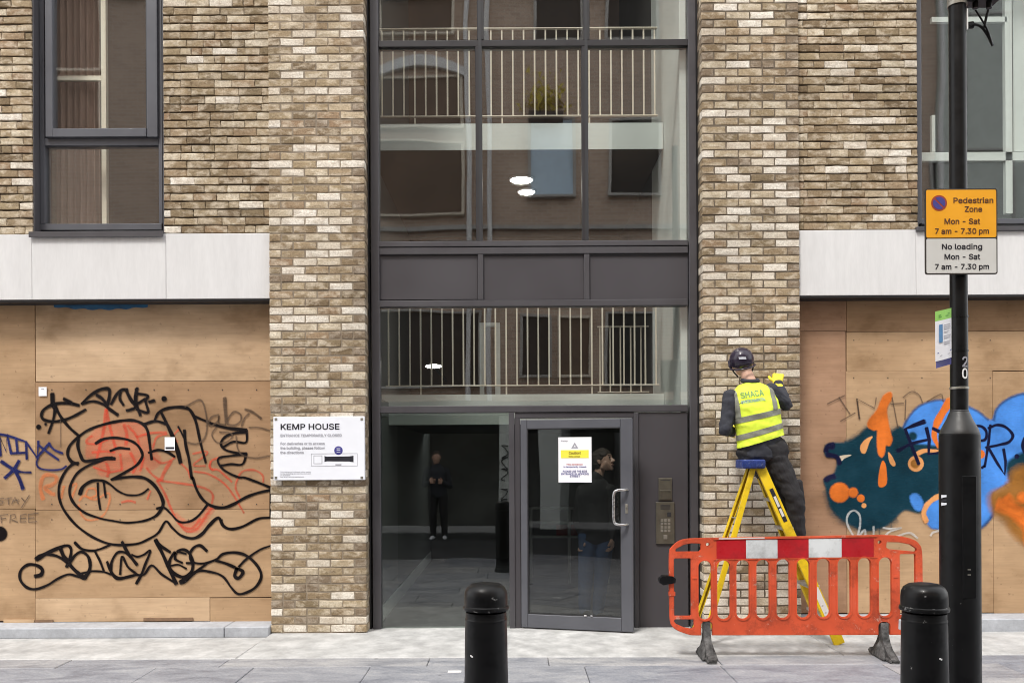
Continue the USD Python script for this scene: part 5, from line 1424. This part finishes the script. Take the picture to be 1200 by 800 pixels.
def soft(poly, r):
    return poly.buffer(-r, 8).buffer(2 * r, 8).buffer(-r, 8)


def outline():
    l = spline([(88, 300), (89, 165), (98, 135), (135, 106), (190, 98), (245, 98)], 5)
    r = spline([(960, 100), (1030, 106), (1085, 120), (1112, 140), (1124, 175), (1126, 300)], 5)
    rb = spline([(1126, 440), (1120, 490), (1095, 508), (1040, 512)], 5)
    lb = spline([(200, 500), (170, 497), (120, 478), (96, 455), (89, 420)], 5)
    return Polygon([bp(*p) for p in list(l) + list(r) + list(rb) + list(lb)]).buffer(0)


plate = outline()
holes = []
for cx in (235, 312, 391, 473, 555, 638, 720, 805, 888, 973):
    holes.append(rounded(cx - 26, 192, cx + 26, 436, .05))
holes.append(rounded(108, 180, 178, 420, .012))
holes.append(rounded(1033, 180, 1096, 432, .012))
holes.append(soft(bpoly([(112, 152), (118, 140), (150, 124), (180, 119), (218, 121), (219, 146), (212, 154)]), .01))
holes.append(soft(bpoly([(980, 130), (1030, 132), (1075, 142), (1100, 160), (1100, 172), (990, 160), (978, 152)]), .01))
holes.append(soft(bpoly([(106, 438), (112, 432), (188, 434), (190, 466), (180, 473), (150, 468), (116, 452)]), .008))
holes.append(soft(bpoly([(1108, 450), (1102, 445), (1028, 447), (1026, 488), (1036, 494), (1080, 490), (1102, 470)]), .008))
holes.append(Point(*bp(247, 125)).buffer(.013)); holes.append(Point(*bp(950, 130)).buffer(.013))
slots = [rounded(219, 442, 264, 560, .035), rounded(945, 458, 991, 560, .035)]
core = plate.difference(unary_union(holes + slots))
HT = .021


def slab_local(poly, y0, y1):
    return extrude_xz(poly, y0, y1)


rim = core.difference(core.buffer(-.011))
panel = cat_([slab_local(core, -HT * .62, HT * .62), slab_local(core.buffer(-.0035), -HT * .9, -HT * .6199), slab_local(core.buffer(-.0035), HT * .6199, HT * .9)])
obj('panel', loc(panel), orange_pl, br, smooth=False)
# raised frame along the edges of each opening
obj('raised_rim', loc(slab_local(unary_union([h.buffer(.012).difference(h.buffer(.002)) for h in holes[:10]]).intersection(plate), -HT * 1.15, -HT * .905)), orange_pl, br)
for x0, x1, m_ in ((283, 403, red_tape), (404, 533, white_tape), (534, 660, red_tape), (661, 795, white_tape), (796, 926, red_tape)):
    obj('reflective_sheet', loc(slab_local(sbox(*bp(x0, 184 + (x0 - 283) * .006), *bp(x1, 109 + (x0 - 283) * .006)), -HT * 1.0, -HT * .91)), m_, br)
obj('edge_rail', loc(slab_local(bpoly([(270, 98), (940, 99), (940, 107), (270, 106)]), -HT * 1.25, -HT * .905)), orange_pl, br)
obj('edge_rail', loc(slab_local(bpoly([(270, 186), (940, 190), (940, 194), (270, 190)]), -HT * 1.1, -HT * .905)), orange_pl, br)
obj('scuff_strip', loc(slab_local(bpoly([(292, 99), (480, 99.5), (480, 104), (292, 104)]), -HT * 1.32, -HT * 1.26)), sign_grey, br)
for x, ytop, sx in ((242, 442, -1), (968, 458, 1)):
    c = bp(x, 560)[0]
    zt_ = bp(x, ytop + 4)[1]
    prof = [(-.24, 0), (-.24, .03), (-.15, .055), (-.07, .13), (-.035, .19), (-.03, zt_), (.03, zt_), (.035, .19), (.07, .13), (.15, .055), (.24, .03), (.24, 0)]
    def foot_slice(w0, w1):
        P_ = [(a, b) for a, b in prof]
        m = trimesh.creation.extrude_polygon(Polygon(P_), w1 - w0, engine='earcut')
        v = m.vertices
        return trimesh.Trimesh(np.stack([v[:, 2] + w0 + c, v[:, 0], v[:, 1]], 1), m.faces, process=False)
    m1 = foot_slice(-.028, .028)
    base = cat_([bx(c - .038, c + .038, -.24, -.02, 0.0005, .028, .008), bx(c - .038, c + .038, .02, .24, .0005, .028, .008)])
    gus = []
    for s in (-1, 1):
        g = Manifold.batch_hull([ball((c + s * .05, -.14, .014), .013, 10), ball((c + s * .036, .0, .10), .012, 10), ball((c + s * .05, .14, .014), .013, 10), ball((c, 0, .15), .012, 10)])
        gus.append(trimesh.Trimesh(*meshkit.arrays(g)[:2], process=False))
    obj('foot', loc(cat_([m1, base] + gus)), rubber, br)
cp = [bp(*q) for q in ((46, 262), (60, 250), (100, 252), (114, 262), (112, 280), (62, 288), (46, 278))]
obj('link_clip', loc(slab_local(soft(Polygon(cp), .006), -.04, .035)), black_paint, br)
for x0, y0, x1, y1 in ((86, 318, 112, 334), (182, 258, 204, 266), (1006, 268, 1024, 276)):
    obj('joint_lug', loc(slab_local(sbox(*bp(x0, y1), *bp(x1, y0)), -HT * 1.1, HT * 1.1)), orange_pl, br)

# ------------------------------------------------------------------ bollards
def zat(v, d):
    return EYE - (v - VC) * d / FOC


BD = 4.30
kb = BD / FOC
bl = thing('bollard', 'round topped black metal bollard in front of the entrance, nearer the middle', 'bollard', W(569.5, 712, BD - DIST) * [1, 1, 0], 'black bollards at the pavement edge')
z = lambda v: zat(v, BD)
prof = [(0, z(682.2)), (10 * kb, z(682.4)), (17 * kb, z(683.6)), (22 * kb, z(687)), (24.6 * kb, z(692)), (25.3 * kb, z(698)), (25.3 * kb, z(708)), (26.6 * kb, z(709)), (27 * kb, z(711)), (26.6 * kb, z(713.2)), (24.4 * kb, z(714)), (23.9 * kb, z(716)),
        (23.9 * kb, z(722.5)), (24.6 * kb, z(723.5)), (24.6 * kb, z(725.5)), (24.2 * kb, z(726.5)), (24.6 * kb, z(730)), (25.6 * kb, z(800)), (26.5 * kb, z(870)), (28 * kb, .06), (33 * kb, .05), (33 * kb, -.02), (0, -.02)]


def bpart(name, pr, mat, dents=0):
    m = lathe(pr[::-1], (0, 0, 0), 56)
    obj(name, loc(m), mat, bl, smooth=35)


bpart('cap', prof[:7] + [(25.3 * kb, z(708.5)), (0, z(708.5))], chip_black)
bpart('collar', [(0, z(708.4))] + prof[6:11] + [(0, z(714))], chip_collar)
bpart('shaft', [(0, z(713.9))] + prof[11:], chip_black)
for du, v in ((-17, 763.5), (-15.5, 764.5)):
    th = math.asin(du / 25.4)
    px_ = np.array([25.45 * kb * math.sin(th), -25.45 * kb * math.cos(th), z(v)])
    obj('paint_chip', loc(bx(px_[0] - .004, px_[0] + .008, px_[1] - .001, px_[1] + .004, px_[2] - .004, px_[2] + .004, .001)), white_paint, bl)
b2p = W(1083, 712, BD - .1 - DIST)
b2b = copy_thing(bl, (b2p[0], b2p[1], 0.002), 'black metal bollard with chipped paint, right, beside the lamp post', rotz=57)

# ------------------------------------------------------------------ lamp post with its signs
LD = 4.58
YL = LD - DIST
kl = LD / FOC
zl = lambda v: zat(v, LD)
cxp = W(1125, 640, YL)[0]
lpst = thing('lamp_post', 'black lamp post with thick lower tube and slim upper pole, carrying traffic sign', 'lamp post', (cxp, YL, 0))
obj('base_tube', lathe([(0, -.02), (22.3 * kl, -.02), (22.3 * kl, zl(513)), (21.7 * kl, zl(511)), (0, zl(511))], (cxp, YL, 0), 48), chip_black, lpst, smooth=35)
obj('shoulder', lathe([(0, zl(510.9)), (21.6 * kl, zl(510.8)), (20.4 * kl, zl(506)), (14.2 * kl, zl(494)), (11.4 * kl, zl(487)), (10.4 * kl, zl(485)), (0, zl(485))], (cxp, YL, 0), 48), plain('worn_black_paint', (.022, .022, .022), .45, .35, 12., bump=.001, bscale=40), lpst, smooth=40)
obj('pole', lathe([(0, zl(485) - .001), (9.8 * kl, zl(485) - .001), (9.6 * kl, zl(200)), (9.2 * kl, 5.9), (0, 5.9)], (cxp, YL, 0), 40), black_paint, lpst, smooth=35)
obj('pole_band', lathe([(9.85 * kl, zl(459)), (10.5 * kl, zl(458.6)), (10.5 * kl, zl(456.4)), (9.85 * kl, zl(456))], (cxp, YL, 0), 40), steel_dull, lpst)
obj('pole_band', lathe([(9.85 * kl, zl(486)), (10.3 * kl, zl(485.6)), (10.3 * kl, zl(484)), (9.85 * kl, zl(483))], (cxp, YL, 0), 40), grey_dark, lpst)
obj('access_door', bx(cxp - .035, cxp + .035, YL - 22.3 * kl - .001, YL - 20.5 * kl, zl(700), zl(560), .002), black_paint, lpst)
for dv in (0, 6):
    obj('door_lock', bx(cxp - .012, cxp + .006, YL - 22.6 * kl, YL - 22 * kl, zl(667 + dv) - .004, zl(667 + dv) + .004, .002), steel_dull, lpst)
for v, s_, m_ in ((432, '2', ink_grey), (445.5, '0', white_paint)):
    n_ = text(s_, .05, .034, True, .001)
    vv_ = n_.vertices.copy(); vv_[:, 0] -= .018
    th = vv_[:, 0] / (9.8 * kl) + .16
    rr_ = 9.95 * kl - vv_[:, 1] * 0 + .0012
    obj('number', tm(np.stack([cxp + rr_ * np.sin(th), YL - (rr_ + (-vv_[:, 1])) * np.cos(th), zl(v) + vv_[:, 2] - .005], 1), n_.faces), m_, lpst, label='number ' + s_)
# sticker remnant on the base tube, left edge
for v, m_ in ((582, white_sign), (587, ink_black), (591, white_sign)):
    th = math.radians(-72)
    pts_ = []
    for j in range(4):
        t2 = th - .25 + j * .13
        for q in (0, 1):
            pts_.append([cxp + 22.5 * kl * math.sin(t2), YL - 22.5 * kl * math.cos(t2), zl(v + q * 4 - j * .6 * q)])
    obj('torn_sticker', tm(pts_, [q for k in range(3) for q in ([2 * k, 2 * k + 1, 2 * k + 3], [2 * k, 2 * k + 3, 2 * k + 2])]), m_, lpst)
# pale strip of tape near the top
obj('tape_strip', bx(cxp + 8.6 * kl, cxp + 9.9 * kl, YL - 5.6 * kl, YL - 4. * kl, zl(40), zl(16)), white_paint, lpst)

YSN = YL - 9.8 * kl - .035
ks = (DIST + YSN) / FOC
ts = thing('traffic_sign', 'amber and grey Pedestrian Zone plate fixed to the lamp post', 'traffic sign', W(1126.5, 321, YSN))
c0, c1 = W(1084, 270, YSN), W(1169, 270, YSN)
zt0, zm, zb0 = W(1126, 221, YSN)[2], W(1126, 279, YSN)[2], W(1126, 321.5, YSN)[2]


def rplate(x0, z0, x1, z1, r, y0, y1):
    return extrude_xz(sbox(x0 + r, z0 + r, x1 - r, z1 - r).buffer(r, 8), y0, y1)


obj('plate', rplate(c0[0], zb0, c1[0], zt0, .012, YSN + .001, YSN + .006), plate_black, ts)
e = .0065
obj('amber_face', rplate(c0[0] + e, zm + .003, c1[0] - e, zt0 - e, .008, YSN - .0003, YSN + .0009), sign_yellow, ts)
obj('grey_face', rplate(c0[0] + e, zb0 + e, c1[0] - e, zm - .003, .008, YSN - .0003, YSN + .0009), sign_grey, ts)
YQ = YSN - .0011
for s_, u0, u1, v, h in (('Pedestrian', 1116.5, 1164, 238, 6.2), ('Zone', 1130, 1151, 248.2, 6.2), ('Mon - Sat', 1106, 1148.5, 262.5, 6.2), ('7 am - 7.30 pm', 1095, 1159, 274, 6.2)):
    obj('lettering', ptext(s_, u0, v, h, YQ, u1, True, .0007), ink_brown, ts, label=s_)
for s_, u0, u1, v, h in (('No loading', 1103, 1151, 292, 6.), ('Mon - Sat', 1106, 1148.5, 303.8, 6.), ('7 am - 7.30 pm', 1095, 1159, 315.5, 6.)):
    obj('lettering', ptext(s_, u0, v, h, YQ, u1, True, .0007), ink_black, ts, label=s_)
cc = W(1100.5, 238, YQ)
ring = Point(cc[0], cc[2]).buffer(9.3 * ks, 20)
obj('roundel', extrude_xz(ring, YQ, YQ + .0007), plain('sign_red_brown', (.30, .045, .02), .4, .1), ts)
inn = Point(cc[0], cc[2]).buffer(7.3 * ks, 20)
slash = LineString([(cc[0] - 8 * ks, cc[2] + 8 * ks), (cc[0] + 8 * ks, cc[2] - 8 * ks)]).buffer(.9 * ks)
obj('roundel_face', extrude_xz(inn.difference(slash), YQ - .0008, YQ - .0001), ink_blue, ts)
for v in (232, 310):
    obj('clamp', cat_([lathe([(9.9 * kl, zl(v) - .012), (10.6 * kl, zl(v) - .012), (10.6 * kl, zl(v) + .012), (9.9 * kl, zl(v) + .012)], (cxp, YL, 0), 32), bx(cxp - .02, cxp + .02, YSN + .0062, YL - 9.9 * kl, zl(v) - .012, zl(v) + .012)]), steel_dull, ts)

# planning notice tied to the pole
pn = thing('planning_notice', 'laminated white notice with green heading tied to the lamp post', 'notice', W(1106, 424, YL))
pa, pb_ = W(1096, 395, YL - .10), W(1115, 390, YL - .045)
dirv = (pb_ - pa) * [1, 1, 0]; dirv /= np.linalg.norm(dirv)
wid_ = np.linalg.norm((pb_ - pa)[:2])
ztp, zbt = W(1105, 363, YL - .07)[2], W(1105, 421, YL - .07)[2]
nrm_ = np.array([dirv[1], -dirv[0], 0])


def npanel(name, s0, s1, z0, z1, mat, off, skew=.012):
    """A panel on the notice: s along it from 0 to 1, z as a share from foot to head."""
    P_ = []
    for o_ in (0, .0006):
        for s_, zz in ((s0, z0), (s1, z0), (s1, z1), (s0, z1)):
            bend = .010 * math.sin(math.pi * s_)
            P_.append(np.array([pa[0], pa[1], 0]) + dirv * wid_ * s_ + nrm_ * (off - o_ + bend) + [0, 0, zbt + (ztp - zbt) * zz + (s_ - .5) * .028])
    obj(name, tm(P_, [[0, 1, 2], [0, 2, 3], [4, 6, 5], [4, 7, 6], [0, 4, 1], [1, 4, 5], [1, 5, 2], [2, 5, 6], [2, 6, 3], [3, 6, 7], [3, 7, 0], [0, 7, 4]]), mat, pn)


for k_ in range(6):
    a_, b_ = k_ / 6, (k_ + 1) / 6
    npanel('sheet', a_, b_, 0., .80, paper, 0)
    npanel('heading', a_, b_, .8005, 1., paper_green, 0)
for i, (s0, s1, z0) in enumerate(((.15, .8, .90), (.15, .7, .86))):
    npanel('heading_print', s0, s1, z0, z0 + .02, plain('notice_green_print%d' % i, (.12, .36, .06), .7, .1), .0028)
npanel('figure', .16, .34, .36, .72, plain('notice_blue_figure', (.10, .26, .50), .7, .2), .0028)
for z0, s1 in ((.68, .85), (.64, .85), (.60, .8), (.54, .7), (.46, .9), (.42, .8), (.34, .85), (.30, .8)):
    npanel('print_line', .40, s1, z0, z0 + .016, ink_grey, .0028)
npanel('print_line', .08, .95, .15, .165, ink_blue, .0028); npanel('print_line', .2, .8, .09, .1, ink_grey, .0028)
npanel('dark_footer', .05, 1.0, -.14, -.0005, ink_blue, -.002)
for v in (374, 414):
    obj('cable_tie', lathe([(9.9 * kl, zl(v) - .004), (10.3 * kl, zl(v) - .004), (10.3 * kl, zl(v) + .004), (9.9 * kl, zl(v) + .004)], (cxp, YL, 0), 24), black_paint, pn)

# camera unit strapped near the top of the post
cu = thing('street_camera', 'dark camera unit strapped to the head of the lamp post with hanging cables', 'camera', (cxp, YL, zl(6)))
obj('strap', cat_([lathe([(9.7 * kl, zl(v) - .01), (10.8 * kl, zl(v) - .01), (10.8 * kl, zl(v) + .01), (9.7 * kl, zl(v) + .01)], (cxp, YL, 0), 32) for v in (8.5, 3.5)]), steel_dull, cu)
obj('bracket', bx(cxp + 6 * kl, cxp + 18 * kl, YL - .03, YL + .03, zl(8), zl(-2), .004), black_paint, cu)
obj('housing', bx(cxp + 14 * kl, cxp + 50 * kl, YL - .075, YL + .075, zl(5.5), zl(-40), .014), black_paint, cu)
obj('hood', bx(cxp + 10 * kl, cxp + 46 * kl, YL - .085, YL - .0755, zl(3), zl(-44), .003), black_paint, cu)
for u in (1143, 1159):
    obj('cable_gland', lathe([(0, zl(13)), (.014, zl(13)), (.014, zl(5.4)), (0, zl(5.4))], (W(u, 8, YL)[0], YL, 0), 16), black_paint, cu)
for pts_ in ([(1143, 12), (1152, 26), (1158, 38), (1163, 54)], [(1158, 12), (1155, 24), (1153.5, 33)], [(1134, 30), (1142, 29), (1150, 32), (1157, 41), (1163.5, 54)]):
    obj('cable', tube(spline([W(u, v, YL - .02 + .01 * i) for i, (u, v) in enumerate(pts_)], 6), .0045 if len(pts_) == 4 and pts_[0][0] > 1140 else .007, 8), black_paint, cu, smooth=True)
obj('connector', tube([W(1131, 31, YL), W(1140, 29.5, YL)], .018, 10), black_paint, cu, smooth=40)

# ------------------------------------------------------------------ the building across the street (seen as reflections)
YO = -10.3
VD = 2 * YP - YO          # where its mirror image stands
ob = thing('facing_building', 'brown brick building across the street, mirrored in the entrance glass', 'building', (0, YO, 0))


def O(u, v):
    p = W(u, v, VD)
    return p[0], p[2]


def obox(u0, v0, u1, v1, out, deep=.0):
    (a, b), (c, d) = O(u0, v1), O(u1, v0)
    return bx(a, c, YO - deep, YO + out, b, d)


zg = O(600, 470)[1]
facing_wall = M('facing_brick', {'g': ('geometry', {}), 'mp': ('mapping', {'rotation': (math.pi / 2, 0, 0)}),
                                 'bt': ('brick_texture', {'color1': (.62, .46, .36), 'color2': (.48, .35, .27), 'mortar': (.60, .53, .45), 'scale': 1., 'brick_width': .225, 'row_height': .075, 'mortar_size': .008}),
                                 'p': ('principled_bsdf', {'roughness': .9})}, [('g.position', 'mp.vector'), ('mp.vector', 'bt.vector'), ('bt.color', 'p.base_color')])
obj('wall', bx(-16, 9.0, YO - .4, YO, zg, 11.4), facing_wall, ob)
obj('parapet', bx(-16, 9.0, YO - .4, YO + .12, 11.4, 11.6), concrete, ob)
obj('pale_wall', bx(9.01, 16, YO - .4, YO + .02, zg, 11.4), plain('pale_render', (.62, .67, .63), .8, .1), ob)
obj('shopfront', bx(-16, 16, YO - 2.4, YO - 2.2, 0, zg), plain('shop_glass_backing', (.13, .135, .125), .6, .5, 1.1), ob)
obj('shop_fascia', bx(-16, 16, YO - .3, YO + .1, zg - .3, zg - .003), inner_grey, ob)
obj('shop_soffit', bx(-16, 16, YO - 2.2, YO - .31, zg - .12, zg - .02), inner_grey, ob)
for u0, u1 in ((585, 598), (60, 84), (300, 330), (900, 925), (1100, 1140)):
    (a, _), (c, _) = O(u0, 500), O(u1, 500)
    obj('shop_pillar', bx(a, c, YO - .4, YO + .05, 0, zg - .31), inner_white, ob)
for k_ in range(3):
    pts_ = []
    for i in range(16):
        a, b = O(591.5 + 4.2 * math.sin(i * 2.1 + k_), 520 + k_ * 48 + i * 2.6 + 3 * math.cos(i * 1.3))
        pts_.append([a, YO + .055, b])
    obj('pillar_scrawl', tube(spline(pts_, 4), .012, 6), ink_black, ob)
for u in (549, 573, 1100):
    (a, b) = O(u, 300)
    obj('drainpipe', tube([(a, YO + .09, zg), (a, YO + .09, 11.3)], .055, 10), white_paint, ob, smooth=40)
wnds = [(622, 140, 672, 228, 'sky'), (715, 140, 772, 228, 'dark'), (628, -70, 680, 47, 'dark'), (712, -70, 768, 47, 'dark'), (446, 92, 540, 150, 'brown'), (446, -60, 530, 40, 'brown'), (62, 96, 117, 165, 'brown'), (62, -40, 117, 84, 'brown'),
        (1128, 20, 1182, 175, 'dark'), (1092, 190, 1182, 262, 'dark'), (200, 140, 290, 240, 'dark'), (200, -40, 290, 60, 'dark'), (860, 140, 930, 240, 'dark'), (860, -60, 930, 50, 'dark'), (446, 366, 562, 452, 'dark'), (612, 372, 642, 440, 'dark'), (655, 372, 690, 440, 'brown'), (712, 366, 765, 450, 'dark'), (446, 168, 540, 250, 'brown')]
frame_worn = plain('worn_window_paint', (.45, .44, .42), .6, .15)
blue_blind = plain('pale_blue_blind', (.62, .80, .98), .7, .05)
for u0, v0, u1, v1, kd in wnds:
    wv = obj('window', cat_([obox(u0 - 3, v0 - 3, u1 + 3, v0, .05), obox(u0 - 3, v1, u1 + 3, v1 + 3, .12), obox(u0 - 3, v0, u0, v1, .05), obox(u1, v0, u1 + 3, v1, .05)]), frame_worn if kd != 'brown' else cream, ob)
    obj('window_panel', obox(u0, v0, u1, v1, .012), {'sky': blue_blind, 'dark': inner_dark, 'brown': inner_brown}[kd], wv)
# arched pale lintel over the brown window, flowers on a sill
arc = [(O(u, 92 - 14 * math.sin((u - 438) / 110 * math.pi))) for u in np.linspace(438, 548, 15)] + [(O(u, 82 - 16 * math.sin((u - 438) / 110 * math.pi))) for u in np.linspace(548, 438, 15)]
obj('arched_lintel', extrude_xz(Polygon(arc), YO, YO + .12).apply_translation((0, .0, 0)), white_paint, ob)
obj('string_course', obox(190, 262, 1088, 272, .10), frame_worn, ob)
px0, pz0 = O(640, 138)
box_ = obj('window_box', bx(px0 - .38, px0 + .38, YO + .02, YO + .24, pz0 - .12, pz0 + .06), grey_dark, ob)
leaf_v, leaf_f = [], []
for i in range(260):
    c_ = np.array([px0 + RND.gauss(0, .22), YO + .13 + RND.gauss(0, .07), pz0 + .1 + abs(RND.gauss(0, .3))])
    a_ = NPR.normal(size=(3, 3)) * .05
    leaf_f.append([3 * i, 3 * i + 1, 3 * i + 2]); leaf_v += [c_ + a_[0], c_ + a_[1], c_ + a_[2]]
obj('flowers', tm(leaf_v, leaf_f), plain('yellow_flowers', (.62, .52, .05), .8, .4, 9.), box_, kind='stuff')
tw = thing('person', 'person in dark coat standing across the street, mirrored faintly in the left glass', 'person', (-1.475, -8.95, 0))
b0 = np.array([-1.475, -8.95, 0.])
q = lambda x, y, z_: b0 + np.array([x, y, z_])
hm3, hat3 = head_parts(q(0, .02, 1.60), (.1, 1, -.05), (0, 0, 1.), 1.)
tor3 = lambda g: [Manifold.batch_hull([ball(q(0, 0, a), np.array(ra) + g), ball(q(0, 0, b), np.array(rb) + g)]) for a, ra, b, rb in ((.90, (.17, .12, .07), 1.12, (.155, .11, .06)), (1.12, (.155, .11, .06), 1.34, (.18, .11, .05)), (1.34, (.18, .11, .05), 1.44, (.09, .07, .04)))]
leg3 = lambda g: [m_ for s_ in (-1, 1) for m_ in chain([(q(s_ * .09, 0, .90), .088 + g), (q(s_ * .10, .02, .48), .06 + g), (q(s_ * .11, -.01, .09), .042 + g)])]
arm3 = lambda g: [m_ for s_ in (-1, 1) for m_ in chain([(q(s_ * .19, 0, 1.36), .052 + g), (q(s_ * .24, -.02, 1.08), .043 + g), (q(s_ * .13, .2, 1.14), .03 + g)])]
hands3 = hand_parts(q(-.13, .2, 1.14), (.7, .5, .2), (0, 0, 1), .6) + hand_parts(q(.13, .2, 1.14), (-.7, .5, .2), (0, 0, 1), .6)
foot3 = [Manifold.batch_hull([ball(q(s_ * .11, -.03, .045), .036), ball(q(s_ * .13, .15, .035), .03)]) for s_ in (-1, 1)]
obj('body', flesh(hm3 + [bone(q(0, 0, 1.42), .055, q(0, .01, 1.52), .05)] + tor3(-.012) + leg3(-.01) + arm3(-.01) + hands3 + foot3, .018, 4), skin, tw, smooth=True)
obj('coat', flesh(tor3(.015) + arm3(.014), .022, 5, .008, 13., 2), navy, tw, smooth=True)
obj('trousers', flesh(leg3(.014), .022, 5, .008, 13., 4), trouser_black, tw, smooth=True)
for s_ in (-1, 1):
    obj('shoe', flesh([Manifold.batch_hull([ball(q(s_ * .11, -.03, .05), .045), ball(q(s_ * .13, .16, .038), .035)])], .02, 3), white_sign, tw, smooth=True)
obj('hair', flesh([Manifold.batch_hull([ball(hat3(-.03, 0, .05), .088), ball(hat3(.0, 0, .06), .078)]), ball(hat3(-.05, 0, -.02), .07)], .015, 3, .006, 40., 2), hair_m, tw, smooth=True)
